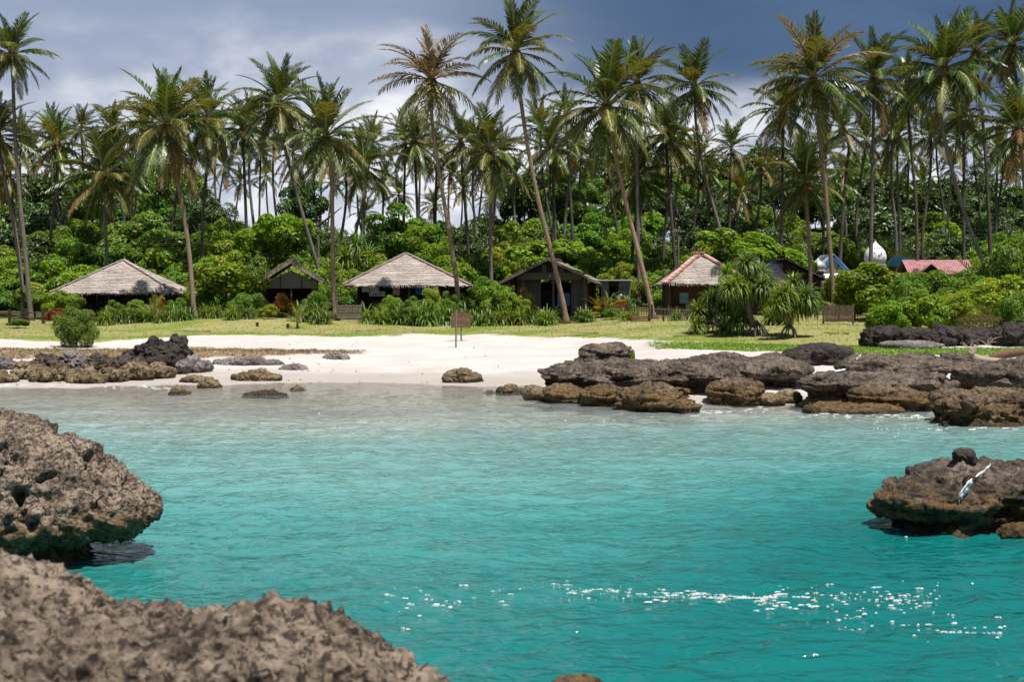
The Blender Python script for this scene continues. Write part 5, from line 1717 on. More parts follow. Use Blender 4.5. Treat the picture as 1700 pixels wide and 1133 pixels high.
def thatch_slope(parent, e0, e1, t0, t1, courses, mat, under, name='roof_slope', seed=0, fringe=0.14, label=None):
    """e0-e1: eave line, t0-t1: top line (may meet in a point); steps of thatch, ragged lower edges"""
    e0, e1, t0, t1 = map(Vector, (e0, e1, t0, t1))
    g = random.Random(seed)
    nrm = (e1 - e0).cross((t0 + t1) / 2 - (e0 + e1) / 2).normalized()
    if nrm.z < 0:
        nrm = -nrm
    mb = MB()
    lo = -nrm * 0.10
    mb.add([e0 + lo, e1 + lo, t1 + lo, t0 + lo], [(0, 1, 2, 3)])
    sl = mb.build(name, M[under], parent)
    if label:
        sl['label'] = label
    for k in range(courses):
        f0 = k / courses
        f1 = min(1.0, (k + 1.35) / courses)
        a0, a1 = e0.lerp(t0, f0), e1.lerp(t1, f0)
        b0, b1 = e0.lerp(t0, f1), e1.lerp(t1, f1)
        n = max(6, int((a1 - a0).length / 0.13))
        dn = ((e0 + e1) / 2 - (t0 + t1) / 2).normalized()
        vs, fs = [], []
        lift = 0.045
        for i in range(n + 1):
            u = i / n
            jag = g.uniform(-.05, .07) + (fringe * g.random() if k == 0 else 0) + .05 * math.sin(u * 9 + k * 2.1 + seed)
            p = a0.lerp(a1, u) + dn * jag + nrm * (lift + g.uniform(-.012, .018))
            q = b0.lerp(b1, u) + nrm * 0.012
            r_ = p - nrm * 0.07
            vs += [r_, p, q]
        for i in range(n):
            b = i * 3
            fs += [(b, b + 3, b + 4, b + 1), (b + 1, b + 4, b + 5, b + 2)]
        me = mesh_from('thatch_course', vs, fs, [M[mat]])
        obj('thatch_course', me, sl)
        if k == 0:
            # hanging straws
            vs, fs = [], []
            for i in range(int((a1 - a0).length / 0.055)):
                u = g.random()
                p = a0.lerp(a1, u) + dn * .02 + nrm * g.uniform(-.02, .05)
                s = (a1 - a0).normalized() * g.uniform(.015, .035)
                tip = p + dn * g.uniform(.04, .12) + Vector((0, 0, -1)) * g.uniform(.05, .20)
                b = len(vs)
                vs += [p - s, p + s, tip]
                fs.append((b, b + 1, b + 2))
            st = obj('straw_fringe', mesh_from('straw_fringe', vs, fs, [M[mat]]), sl)
            st['kind'] = 'stuff'
    return sl


def bar(parent, name, p, q, w_, h_, mat):
    mb = MB()
    mb.beam(p, q, w_, h_)
    return mb.build(name, M[mat], parent)


def slab(parent, name, c, s, mat, rz=0.0):
    mb = MB()
    mb.box(c, s, rz)
    return mb.build(name, M[mat], parent)


def plank_wall(parent, name, x0, x1, y, z0, z1, mat, step=0.2, axis='x', seed=1):
    """upright boards with open joints, each proud or set back a little"""
    g = random.Random(seed)
    n = max(1, int(round(abs(x1 - x0) / step)))
    wl = slab(parent, name, ((x0 + x1) / 2 if axis == 'x' else y + .05, y + .05 if axis == 'x' else (x0 + x1) / 2, (z0 + z1) / 2), (abs(x1 - x0), .03, z1 - z0) if axis == 'x' else (.03, abs(x1 - x0), z1 - z0), mat)
    for k in range(n):
        a = x0 + (x1 - x0) * (k + .5) / n
        w_ = abs(x1 - x0) / n - .018
        o = g.uniform(-.012, .012)
        if axis == 'x':
            slab(wl, 'plank', (a, y + o, (z0 + z1) / 2), (w_, .035, z1 - z0 - g.uniform(0, .03)), mat)
        else:
            slab(wl, 'plank', (y + o, a, (z0 + z1) / 2), (.035, w_, z1 - z0 - g.uniform(0, .03)), mat)
    return wl


def cloth(name, label, px, py, w_px, h_px, d, mat, seed=0, cat='laundry', group='laundry under the eaves'):
    c = at(px, py, d)
    k = m_per_px(d)
    n, m_ = 10, 8
    g = random.Random(seed)
    vs = []
    for j in range(m_ + 1):
        for i in range(n + 1):
            u, v = i / n - .5, j / m_
            vs.append((u * w_px * k * (1 - .06 * v * math.sin(seed + 3)), .05 * math.sin(u * 14 + seed) * (0.3 + v) + .02 * math.sin(u * 31 + v * 4), -v * h_px * k + .03 * math.sin(u * 9 + seed) * v))
    fs = [(j * (n + 1) + i, j * (n + 1) + i + 1, (j + 1) * (n + 1) + i + 1, (j + 1) * (n + 1) + i) for j in range(m_) for i in range(n)]
    me = mesh_from(name, vs, fs, [M[mat]], True)
    o = obj(name, me, loc=(c.x, d, c.z + h_px * k / 2))
    sd = o.modifiers.new('thickness', 'SOLIDIFY')
    sd.thickness = 0.012
    return tag(o, label, cat, group)


def hip_hut(label, fl, fr, y_eave, apex, d, dpt, ridge_px=0, mat='thatch', side_mat=None, courses=14, wall_mat='woven_dark', inset=(0.9, 0.9), seed=0, name='thatched_hut', sag=0.0):
    """hip roof from photo pixels: front eave from fl to fr at height y_eave, depth d; apex (px,py)"""
    p0, p1 = at(fl, y_eave, d), at(fr, y_eave, d)
    dm = d + dpt / 2
    ap = at(apex[0], apex[1], dm)
    gz = min(Tz(p0.x, dm), Tz(p1.x, dm)) - 0.05
    org = Vector(((p0.x + p1.x) / 2, dm, gz))
    root = thing(name, label, 'hut', org, 0, 'huts behind the beach')
    w_ = (p1.x - p0.x)
    ze = p0.z - gz
    zt = ap.z - gz
    ax = ap.x - org.x
    rl = ridge_px * m_per_px(dm) / 2
    hx, hy = w_ / 2, dpt / 2
    A, B, C, D = Vector((-hx, -hy, ze)), Vector((hx, -hy, ze)), Vector((hx, hy, ze)), Vector((-hx, hy, ze))
    T0, T1 = Vector((ax - rl, 0, zt)), Vector((ax + rl, 0, zt))
    sm = side_mat or mat
    thatch_slope(root, A, B, T0, T1, courses, mat, 'thatch_under', seed=seed)
    thatch_slope(root, B, C, T1, T1, courses, sm, 'thatch_under', seed=seed + 1)
    thatch_slope(root, C, D, T1, T0, courses, mat, 'thatch_under', seed=seed + 2)
    thatch_slope(root, D, A, T0, T0, courses, sm, 'thatch_under', seed=seed + 3)
    return root, dict(hx=hx, hy=hy, ze=ze, zt=zt, A=A, B=B, C=C, D=D, T0=T0, T1=T1, org=org)


def hip_cap(root, p, q, mat, w_=.34, name='ridge_cap', n=10, seed=0):
    """a rope of short overlapping bundles along a hip"""
    g = random.Random(seed)
    p, q = Vector(p), Vector(q)
    mb = MB()
    for k in range(n):
        a, b = p.lerp(q, k / n), p.lerp(q, min(1, (k + 1.25) / n))
        mb.beam(a + Vector((0, 0, .09 + g.uniform(0, .02))), b + Vector((0, 0, .05)), w_ * g.uniform(.85, 1.1), .055)
    return mb.build(name, M[mat], root)


# --- leftmost hut
h1, q1 = hip_hut('leftmost hip-roofed thatched hut with a dark open front', 82, 294, 487, (205, 432), 100, 6.6, seed=3, side_mat='thatch')
hip_cap(h1, q1['B'], q1['T1'], 'thatch_pink', .3, seed=1)
hip_cap(h1, q1['A'], q1['T0'], 'thatch', .26, seed=2)
fy = -q1['hy']
iy = fy + 0.9
wl_ = q1['hx'] - .9
zt_ = q1['ze'] + .25
slab(h1, 'floor', (0, 0.2, .12), (q1['hx'] * 2 - 1.4, q1['hy'] * 2 - 1.2, .24), 'wood_dark')
for a in (-wl_, -.55, 1.45, wl_):
    slab(h1, 'post', (a, iy, zt_ / 2), (.12, .12, zt_), 'wood_grey' if a == -.55 else 'wood_dark')
plank_wall(h1, 'wall', -wl_, wl_, q1['hy'] - 1.0, .2, zt_, 'wood_dark', .35, seed=3)
plank_wall(h1, 'wall', -q1['hy'] + 1.0, q1['hy'] - 1, wl_, .2, zt_, 'wood_red', .3, 'y', seed=4)
plank_wall(h1, 'wall', -q1['hy'] + 1.8, q1['hy'] - 1, -wl_, .2, zt_, 'wood_dark', .3, 'y', seed=5)
plank_wall(h1, 'wall', 1.55, wl_ - .1, iy + .5, .2, zt_, 'wood_red', .25, seed=6)
plank_wall(h1, 'wall', -wl_ + .1, -.7, iy + 1.1, .2, zt_, 'wood_dark', .3, seed=6)
for (a, ww) in ((-2.2, 1.0), (2.5, .9)):
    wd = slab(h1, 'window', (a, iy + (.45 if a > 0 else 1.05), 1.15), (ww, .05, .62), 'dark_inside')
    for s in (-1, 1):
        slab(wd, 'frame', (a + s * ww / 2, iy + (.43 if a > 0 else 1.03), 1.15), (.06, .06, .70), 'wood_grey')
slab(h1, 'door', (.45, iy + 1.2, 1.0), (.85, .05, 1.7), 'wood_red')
for a in (-2.9, 2.9):
    bar(h1, 'rail', (a - 1.0, iy, .75), (a + 1.0, iy, .75), .06, .06, 'wood_dark')

# --- middle hut
h3, q3 = hip_hut('middle hip-roofed thatched hut with laundry hanging under its eave', 568, 781, 474, (674, 421), 100, 6.4, seed=13)
for c_, s_ in (('A', 1), ('B', 2)):
    hip_cap(h3, q3[c_], q3['T0'], 'thatch', .26, seed=s_)
fy = -q3['hy']
iy = fy + 0.75
wl_ = q3['hx'] - 1.05
zt_ = q3['ze'] + .25
slab(h3, 'floor', (0, 0.2, .16), (q3['hx'] * 2 - 1.4, q3['hy'] * 2 - 1.2, .32), 'wood_dark')
for a in (-wl_, .15, wl_):
    slab(h3, 'post', (a, iy, zt_ / 2), (.12, .12, zt_), 'wood_grey' if a == .15 else 'wood_red')
plank_wall(h3, 'wall', -wl_, wl_, q3['hy'] - 1.0, .3, zt_, 'wood_dark', .35, seed=13)
plank_wall(h3, 'wall', -q3['hy'] + 1.0, q3['hy'] - 1, -wl_, .3, zt_, 'wood_red', .3, 'y', seed=14)
plank_wall(h3, 'wall', -q3['hy'] + 1.0, q3['hy'] - 1, wl_, .3, zt_, 'wood_red', .3, 'y', seed=15)
plank_wall(h3, 'wall', 2.0, wl_ - .1, iy + .4, .3, zt_, 'wood_red', .25, seed=16)
plank_wall(h3, 'wall', -wl_ + .1, .9, iy + 1.3, .3, zt_, 'wood_dark', .3, seed=17)
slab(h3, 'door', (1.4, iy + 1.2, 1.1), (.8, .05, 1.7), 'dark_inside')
bar(h3, 'rail', (-wl_, iy, .85), (.1, iy, .85), .06, .06, 'wood_dark')
bar(h3, 'clothes_line', (-wl_, iy - .15, zt_ - .12), (wl_, iy - .15, zt_ - .12), .02, .02, 'wood_grey')
dl = 100 + .55
cloth('towel', 'pale towel at the left end of the clothes line under the middle hut', 607, 479, 12, 12, dl, 'cloth_white', 1)
cloth('shirt', 'white shirt second on the clothes line under the middle hut', 622, 481, 14, 14, dl + .02, 'cloth_white', 2)
cloth('towel', 'peach towel hanging under the middle hut', 658, 482, 12, 17, dl, 'cloth_peach', 3)
cloth('towel', 'blue towel hanging under the middle hut', 697, 482, 15, 15, dl, 'cloth_blue', 4)
c = at(626, 488, 101)
bd = thing('notice_board', 'white printed panel in the dark front of the middle hut', 'board', (c.x, 101, c.z - .2))
slab(bd, 'panel', (0, 0, .2), (1.15, .03, .36), 'cloth_white')
for k, (a, b, s) in enumerate(((-.3, .22, .22), (-.02, .17, .18), (.25, .2, .16), (.05, .28, .10))):
    slab(bd, 'print', (a, -.02, b), (s, .008, s * .55), 'wood_dark')

# --- red-ridged hut
h6, q6 = hip_hut('hip-roofed hut with red and pink ridges at right of centre', 1102, 1252, 471, (1163, 423), 95, 5.6, seed=23, mat='thatch_pink', ridge_px=10, courses=13)
for c_, e_ in (('A', 'T0'), ('B', 'T1'), ('D', 'T0')):
    hip_cap(h6, q6[c_], q6[e_], 'pink_ridge', .26, seed=3)
    hip_cap(h6, q6[c_] + Vector((.0, -.02, -.055)), q6[e_] + Vector((0, -.02, -.055)), 'red_tile', .55, 'ridge_skirt', seed=5)
mb = MB()
for k in range(4):
    mb.beam(q6['T0'] + Vector((-.35 + .22 * k, 0, .10)), q6['T0'] + Vector((-.18 + .22 * k, 0, .20)), .5, .07)
mb.build('ridge_tile', M['red_tile'], h6)
fy = -q6['hy']
iy = fy + 0.55
wl_ = q6['hx'] - .45
zt_ = q6['ze'] + .15
slab(h6, 'floor', (0, 0.1, .14), (q6['hx'] * 2 - .6, q6['hy'] * 2 - .6, .28), 'wood_dark')
plank_wall(h6, 'wall', -wl_, -.05, iy + .5, .28, zt_, 'wood_red', .22, seed=23)
plank_wall(h6, 'wall', .65, wl_, iy + .5, .28, zt_, 'wood_red', .22, seed=24)
plank_wall(h6, 'wall', -q6['hy'] + .55, q6['hy'] - .5, -wl_, .28, zt_, 'wood_red', .25, 'y', seed=25)
plank_wall(h6, 'wall', -q6['hy'] + .55, q6['hy'] - .5, wl_, .28, zt_, 'wood_red', .25, 'y', seed=26)
plank_wall(h6, 'wall', -wl_, wl_, q6['hy'] - .5, .28, zt_, 'wood_dark', .3, seed=27)
for a in (-wl_, wl_):
    slab(h6, 'post', (a - .02, iy - .03, zt_ / 2), (.14, .14, zt_), 'wood_red')
wd = slab(h6, 'window', (-1.55, iy + .42, 1.22), (.52, .05, .68), 'cloth_teal')
for s in (-1, 1):
    slab(wd, 'frame', (-1.55 + s * .29, iy + .40, 1.22), (.07, .07, .78), 'wood_grey')
    slab(wd, 'frame', (-1.55, iy + .40, 1.22 + s * .36), (.50, .06, .06), 'wood_grey')
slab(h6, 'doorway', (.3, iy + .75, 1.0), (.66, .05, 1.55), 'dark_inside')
slab(h6, 'door', (.86, iy + .40, 1.02), (.40, .04, 1.5), 'cloth_teal')
bar(h6, 'bench', (-2.2, iy + .1, .62), (-1.0, iy + .1, .62), .35, .07, 'wood_dark')
for a in (-2.1, -1.1):
    slab(h6, 'bench_leg', (a, iy + .1, .42), (.08, .3, .36), 'wood_dark')


# --- gable huts
def gable_roof(root, w_, dpt, ze, zt, courses, mat, y0, seed, over=0.0, barge='wood_grey'):
    hx = w_ / 2
    y1 = y0 + dpt
    L0, L1, R0, R1, T0, T1 = Vector((-hx, y0, ze)), Vector((-hx, y1, ze)), Vector((hx, y0, ze)), Vector((hx, y1, ze)), Vector((0, y0, zt)), Vector((0, y1, zt))
    thatch_slope(root, L1, L0, T1, T0, courses, mat, 'thatch_under', seed=seed)
    thatch_slope(root, R0, R1, T0, T1, courses, mat, 'thatch_under', seed=seed + 1)
    up = Vector((0, -.04, .02))
    bar(root, 'barge_board', L0 + up, T0 + up, .05, .17, barge)
    bar(root, 'barge_board', R0 + up, T0 + up, .05, .17, barge)
    hip_cap(root, T0 - Vector((0, .05, 0)), T1, mat, .45, seed=seed)


def gable_panel(root, name, w_, y, z0, zt, mat, slope):
    hw = w_ / 2
    zs = max(z0 + .05, zt - slope * hw)
    mb = MB()
    mb.add([(-hw, y, z0), (hw, y, z0), (hw, y, zs), (0, y, zt), (-hw, y, zs), (-hw, y + .04, z0), (hw, y + .04, z0), (hw, y + .04, zs), (0, y + .04, zt), (-hw, y + .04, zs)],
           [(0, 1, 2, 3, 4), (9, 8, 7, 6, 5), (0, 5, 6, 1), (1, 6, 7, 2), (2, 7, 8, 3), (3, 8, 9, 4), (4, 9, 5, 0)])
    return mb.build(name, M[mat], root)


# wide gabled hut
d4 = 99
cx4 = at(917, 500, d4)
gz4 = Tz(cx4.x, d4) - .05
h4 = thing('gabled_hut', 'wide gabled brown hut with a plank front and left roof slope showing', 'hut', (cx4.x, d4 + 1.5, gz4), R(-9), 'huts behind the beach')
ze4 = at(900, 471, d4).z - gz4
zt4 = at(920, 431, d4).z - gz4
gable_roof(h4, 6.9, 6.4, ze4, zt4, 7, 'thatch_old', -1.9, 33)
sl4 = (zt4 - ze4) / 3.45
gable_panel(h4, 'gable', 5.4, -1.05, ze4 + .62, zt4 - .12, 'wood_dark', sl4)
for k in range(9):
    xx = -1.6 + k * .4
    top = zt4 - .15 - sl4 * abs(xx)
    slab(h4, 'gable_plank', (xx, -1.10, (ze4 + .78 + top) / 2), (.34, .03, top - ze4 - .78), 'wood_grey' if k % 3 == 0 else 'wood_dark')
bar(h4, 'front_beam', (-2.25, -1.16, ze4 + .52), (2.25, -1.16, ze4 + .52), .06, .50, 'wood_grey')
for a in (-2.9, -1.9, .25, 2.45):
    slab(h4, 'post', (a, -1.0, (ze4 + .5) / 2), (.13, .13, ze4 + .5), 'wood_grey')
plank_wall(h4, 'wall', -2.5, -.75, -.1, .25, ze4 + .45, 'wood_grey', .25, seed=33)
plank_wall(h4, 'wall', 1.4, 2.6, -.4, .25, ze4 + .45, 'wood_grey', .2, seed=34)
plank_wall(h4, 'wall', -.6, 4.3, -2.55, .25, ze4 + .1, 'wood_dark', .35, 'y', seed=35)
plank_wall(h4, 'wall', -.3, 4.3, 2.65, .25, ze4 + .1, 'wood_dark', .35, 'y', seed=36)
plank_wall(h4, 'wall', -2.5, 2.6, 4.2, .25, ze4 + .1, 'wood_dark', .35, seed=37)
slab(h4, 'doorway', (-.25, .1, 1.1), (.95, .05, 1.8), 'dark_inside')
slab(h4, 'curtain', (.85, -.05, 1.25), (.9, .04, .95), 'cloth_teal')
slab(h4, 'floor', (0, 1.5, .12), (5.6, 5.6, .24), 'wood_dark')
lamp4 = MB()
sphere_mb(lamp4, (.05, -1.3, ze4 + .52), (.07, .07, .09))
lamp4.build('lamp_bulb', M['white_paint'], h4, True)
# chair on the porch
cc = at(886, 505, 97.6)
ch = thing('wooden_chair', 'pale wooden chair on the porch of the wide gabled hut', 'chair', (cc.x, 97.6, Tz(cc.x, 97.6)))
slab(ch, 'seat', (0, 0, .42), (.48, .46, .05), 'slat_brown')
slab(ch, 'backrest', (0, .22, .75), (.48, .04, .6), 'slat_brown')
for a in (-.2, .2):
    for b in (-.2, .2):
        slab(ch, 'leg', (a, b, .2), (.05, .05, .40), 'slat_brown')

# small gabled hut
d2 = 101
cx2 = at(479, 500, d2)
gz2 = Tz(cx2.x, d2) - .05
h2 = thing('gabled_hut', 'small dark gabled hut with a woven gable and open front', 'hut', (cx2.x, d2 + 1.5, gz2), R(7), 'huts behind the beach')
ze2 = at(479, 470, d2).z - gz2
zt2 = at(482, 436, d2).z - gz2
gable_roof(h2, 4.5, 4.6, ze2, zt2, 6, 'thatch_old', -1.7, 43, barge='wood_pale')
sl2 = (zt2 - ze2) / 2.25
for s in (-1, 1):
    bar(h2, 'barge_board', (s * 2.35, -1.62, ze2 + .20), (0, -1.62, zt2 + .24), .05, .13, 'wood_grey')
gable_panel(h2, 'gable', 3.7, -1.2, ze2 - .38, zt2 - .55, 'woven', sl2 * .75)
for xx in (-.75, .75):
    slab(h2, 'batten', (xx, -1.24, ze2 + .05), (.05, .03, .85), 'wood_dark')
for a in (-1.75, 0.0, 1.75):
    slab(h2, 'post', (a, -1.15, (ze2 - .35) / 2), (.10, .10, ze2 - .35), 'wood_grey' if a == 0 else 'wood_dark')
plank_wall(h2, 'wall', -1.8, 1.8, .4, .2, ze2 + .1, 'wood_dark', .3, seed=43)
plank_wall(h2, 'wall', -.9, 2.6, -1.8, .2, ze2 + .1, 'wood_dark', .3, 'y', seed=44)
plank_wall(h2, 'wall', -.9, 2.6, 1.8, .2, ze2 + .1, 'wood_dark', .3, 'y', seed=45)
slab(h2, 'floor', (0, .8, .1), (3.8, 4.0, .2), 'wood_dark')
slab(h2, 'door', (.5, .33, .9), (.8, .04, 1.5), 'dark_inside')

# flat-roofed shed
ds = 101
cs = at(1022, 505, ds)
gs = Tz(cs.x, ds) - .05
sh = thing('shed', 'low flat-roofed grey shed with a dark doorway beside the wide gabled hut', 'shed', (cs.x, ds + 1.0, gs))
zs_ = at(1022, 466, ds).z - gs
bar(sh, 'roof', (-1.25, -.25, zs_ + .02), (1.15, -.25, zs_ + .02), 2.6, .07, 'tin')
slab(sh, 'wall', (.62, -1.0, zs_ / 2), (.85, .12, zs_ - .04), 'grey_wall')
slab(sh, 'wall', (-.75, -1.0, zs_ / 2), (.55, .12, zs_ - .04), 'grey_wall')
slab(sh, 'wall', (0, .95, zs_ / 2), (2.1, .12, zs_ - .04), 'grey_wall')
slab(sh, 'wall', (1.0, 0, zs_ / 2), (.12, 1.8, zs_ - .06), 'grey_wall')
slab(sh, 'wall', (-.98, 0, zs_ / 2), (.12, 1.8, zs_ - .06), 'grey_wall')
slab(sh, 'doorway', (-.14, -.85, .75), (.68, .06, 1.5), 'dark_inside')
slab(sh, 'lintel', (-.14, -1.02, zs_ - .25), (.70, .10, .36), 'wood_dark')
cloth('cloth', 'white cloth hanging at the doorway of the flat-roofed shed', 1029, 496, 7, 14, 99.7, 'cloth_white', 6, group=None)

# hut behind the screw pines: thatch slope with a blue ridge
h7, q7 = hip_hut('thatched hut with a blue ridge half hidden behind the screw pines', 1232, 1318, 478, (1282, 437), 97.5, 3.6, ridge_px=14, seed=53, mat='thatch_pink')
hip_cap(h7, q7['T0'], q7['T1'], 'blue_paint', .34)
slab(h7, 'wall', (0, 0, q7['ze'] / 2), (q7['hx'] * 2 - .8, q7['hy'] * 2 - .8, q7['ze'] + .1), 'wood_red')
slab(h7, 'door', (.2, -q7['hy'] + .38, .9), (.7, .05, 1.6), 'dark_inside')

# brown lean-to building behind it
d8 = 104
o8 = at(1318, 500, d8)
g8 = Tz(o8.x, d8) - .05
h8 = thing('wooden_building', 'brown wooden building with a dark sloping roof right of the blue-ridged hut', 'building', (o8.x, d8 + 1.5, g8))
za, zb, zc = at(1265, 434, d8).z - g8, at(1304, 431, d8).z - g8, at(1370, 466, d8).z - g8
xa, xb, xc = at(1262, 430, d8).x - o8.x, at(1304, 430, d8).x - o8.x, at(1372, 466, d8).x - o8.x
for (p, q) in (((xa, za), (xb, zb)), ((xb, zb), (xc, zc))):
    mb = MB()
    mb.add([(p[0], -1.8, p[1]), (q[0], -1.8, q[1]), (q[0], 3, q[1]), (p[0], 3, p[1]), (p[0], -1.8, p[1] + .1), (q[0], -1.8, q[1] + .1), (q[0], 3, q[1] + .1), (p[0], 3, p[1] + .1)],
           [(3, 2, 1, 0), (4, 5, 6, 7), (0, 1, 5, 4), (1, 2, 6, 5), (2, 3, 7, 6), (3, 0, 4, 7)])
    mb.build('roof', M['wood_grey'], h8)
wall8 = MB()
wall8.add([(xa + .3, -1.4, 0), (xc - .4, -1.4, 0), (xc - .4, -1.4, zc), (xb, -1.4, zb - .06), (xa + .3, -1.4, za - .06), (xa + .3, 2.6, 0), (xc - .4, 2.6, 0), (xc - .4, 2.6, zc), (xb, 2.6, zb - .06), (xa + .3, 2.6, za - .06)],
          [(0, 1, 2, 3, 4), (9, 8, 7, 6, 5), (0, 5, 6, 1), (1, 6, 7, 2), (4, 9, 5, 0)])
wall8.build('wall', M['wood_red'], h8)
slab(h8, 'shutter', ((xa + xb) / 2 + .35, -1.44, za - .75), (.75, .05, 1.2), 'grey_wall')
slab(h8, 'window', (xc - 1.6, -1.44, .9), (.7, .05, .7), 'dark_inside')

# blue trimmed building and its silver dome
d9 = 122
o9 = at(1383, 470, d9)
g9 = Tz(o9.x, d9) - .05
h9 = thing('prayer_hall', 'white-gabled hall with bright blue roof trim behind the palms', 'building', (o9.x, d9, g9))
zt9, ze9 = at(1381, 426, d9).z - g9, at(1381, 458, d9).z - g9
gable_panel(h9, 'wall', 2.9, 0, 0, zt9 - .1, 'grey_wall', 1.02)
for s in (-1, 1):
    bar(h9, 'barge_board', (s * 1.7, -.12, zt9 - 1.75), (0, -.12, zt9 + .05), .10, .34, 'blue_paint')
    mb = MB()
    mb.add([(0, -.2, zt9 + .18), (s * 1.75, -.2, zt9 - 1.65), (s * 1.75, 5, zt9 - 1.65), (0, 5, zt9 + .18), (0, -.2, zt9 + .24), (s * 1.75, -.2, zt9 - 1.59), (s * 1.75, 5, zt9 - 1.59), (0, 5, zt9 + .24)],
           [(0, 1, 2, 3), (7, 6, 5, 4), (0, 4, 5, 1), (1, 5, 6, 2), (2, 6, 7, 3)])
    mb.build('roof_slope', M['tin'], h9)
mb = MB()
zp = ze9 + .05
mb.add([(-1.9, -1.8, zp - .35), (3.2, -1.8, zp - .05), (3.2, -.25, zp + .25), (-1.9, -.25, zp), (-1.9, -1.8, zp - .30), (3.2, -1.8, zp), (3.2, -.25, zp + .30), (-1.9, -.25, zp + .05)],
       [(3, 2, 1, 0), (4, 5, 6, 7), (0, 1, 5, 4), (1, 2, 6, 5), (2, 3, 7, 6), (3, 0, 4, 7)])
mb.build('porch_roof', M['white_paint'], h9)
for a in (-1.7, .6, 3.0):
    slab(h9, 'porch_post', (a, -1.6, (zp - .4) / 2), (.14, .14, zp - .4), 'white_paint')


def lathe(mb, prof, n=20, mi=0):
    vs = [(r * math.cos(2 * math.pi * k / n), r * math.sin(2 * math.pi * k / n), z) for r, z in prof for k in range(n)]
    fs = [(i * n + k, i * n + (k + 1) % n, (i + 1) * n + (k + 1) % n, (i + 1) * n + k) for i in range(len(prof) - 1) for k in range(n)]
    mb.add(vs, fs, mi)


def dome(label, px, py_base, w_px, h_px, d, mat, drum=True, spots=False, stand=None):
    b = at(px, py_base, d)
    gz = Tz(b.x, d) - .1
    k = m_per_px(d)
    root = thing('onion_dome', label, 'dome', (b.x, d, gz), 0, 'small domes of the prayer hall')
    r, h, z0 = w_px / 2 * k, h_px * k, b.z - gz
    mb = MB()
    lathe(mb, [(r * f, z0 + h * z) for f, z in ((.78, 0), (.92, .08), (1.0, .22), (.97, .38), (.85, .54), (.62, .68), (.38, .79), (.20, .88), (.08, .95), (.01, 1.02))])
    mb.build('shell', M[mat], root, True)
    if drum:
        mb = MB()
        lathe(mb, [(r * .76, z0 - .55), (r * .76, z0 - .18), (r * 1.3, z0 - .30), (r * 1.32, z0 - .24), (r * .78, z0 + .04)], 8)
        mb.build('drum', M['grey_wall'], root)
    mb = MB()
    for a in (-1, 1):
        for c_ in (-1, 1):
            mb.box((a * r * .6, c_ * r * .6, (z0 - .5) / 2), (.2, .2, z0 - .5))
    mb.box((0, 0, z0 - .56), (r * 1.7, r * 1.7, .10))
    mb.build('tower', M['white_paint'], root)
    if spots:
        g = random.Random(5)
        for q in range(16):
            a = -1.57 + g.uniform(-1.2, 1.2)
            f = g.uniform(.1, .5)
            rr_ = r * (1.005 if f < .4 else .93)
            slab(root, 'painted_patch', (rr_ * math.cos(a), rr_ * math.sin(a), z0 + h * f), (.13, .02, .10), g.choice(['thatch_pink', 'pink_ridge', 'grey_wall', 'cloth_teal']), a + 1.57)
        for q in range(5):
            a = -1.57 + (q - 2) * .32
            slab(root, 'painted_patch', (r * .66 * math.cos(a), r * .66 * math.sin(a), z0 + h * .66), (.12, .03, .10), 'red_paint', a + 1.57)
    return root


dome('white onion dome with painted red and pastel patches', 1453, 438, 37, 38, 126, 'white_flat', True, True)
dome('small silver onion dome beside the blue trimmed gable', 1358, 447, 25, 18, 118, 'silver', True)

# pink-roofed house
dp = 112
op_ = at(1552, 470, dp)
gp = Tz(op_.x, dp) - .05
hp = thing('pink_roofed_house', 'long house with a faded pink metal roof and small front gable', 'house', (op_.x, dp, gp))
zr, ze_ = at(1552, 432, dp).z - gp, at(1552, 456, dp).z - gp
hw = (1606 - 1496) / 2 * m_per_px(dp)
mb = MB()
n = 26
for k in range(n):
    x0_, x1_ = -hw + 2 * hw * k / n, -hw + 2 * hw * (k + .5) / n
    x2_ = -hw + 2 * hw * (k + 1) / n
    for (a, b, z_) in ((x0_, x1_, .03), (x1_, x2_, 0)):
        mb.add([(a, -1.9, ze_ + z_), (b, -1.9, ze_ + z_), (b, 0, zr + z_), (a, 0, zr + z_)], [(0, 1, 2, 3)])
        mb.add([(a, 0, zr + z_), (b, 0, zr + z_), (b, 1.9, ze_ + z_), (a, 1.9, ze_ + z_)], [(0, 1, 2, 3)])
mb.build('roof', M['pink_roof'], hp)
slab(hp, 'wall', (0, 0, (ze_ - .1) / 2), (2 * hw - .6, 3.2, ze_ - .1), 'wood_grey')
for s in (-1, 1):
    gw = MB()
    x = s * (hw - .3)
    gw.add([(x, -1.6, ze_ - .1), (x, 1.6, ze_ - .1), (x, 0, zr - .1)], [(0, 1, 2)])
    gw.build('gable', M['wood_dark'], hp)
xg = at(1530, 450, dp).x - op_.x
mb = MB()
for s in (-1, 1):
    mb.add([(xg, -2.6, zr - .42), (xg + s * .95, -2.6, ze_ - .12), (xg + s * .95, -.8, ze_ - .12), (xg, -.8, zr - .42)], [(0, 1, 2, 3)])
mb.build('porch_roof', M['pink_roof'], hp)
for s in (-1, 1):
    bar(hp, 'barge_board', (xg + s * .98, -2.62, ze_ - .14), (xg, -2.62, zr - .42), .05, .13, 'wood_red')
gw = MB()
gw.add([(xg - .8, -2.45, ze_ - .1), (xg + .8, -2.45, ze_ - .1), (xg, -2.45, zr - .55)], [(0, 1, 2)])
gw.build('porch_gable', M['wood_dark'], hp)
for s in (-1, 1):
    slab(hp, 'porch_post', (xg + s * .8, -2.4, (ze_ - .2) / 2), (.1, .1, ze_ - .2), 'wood_dark')
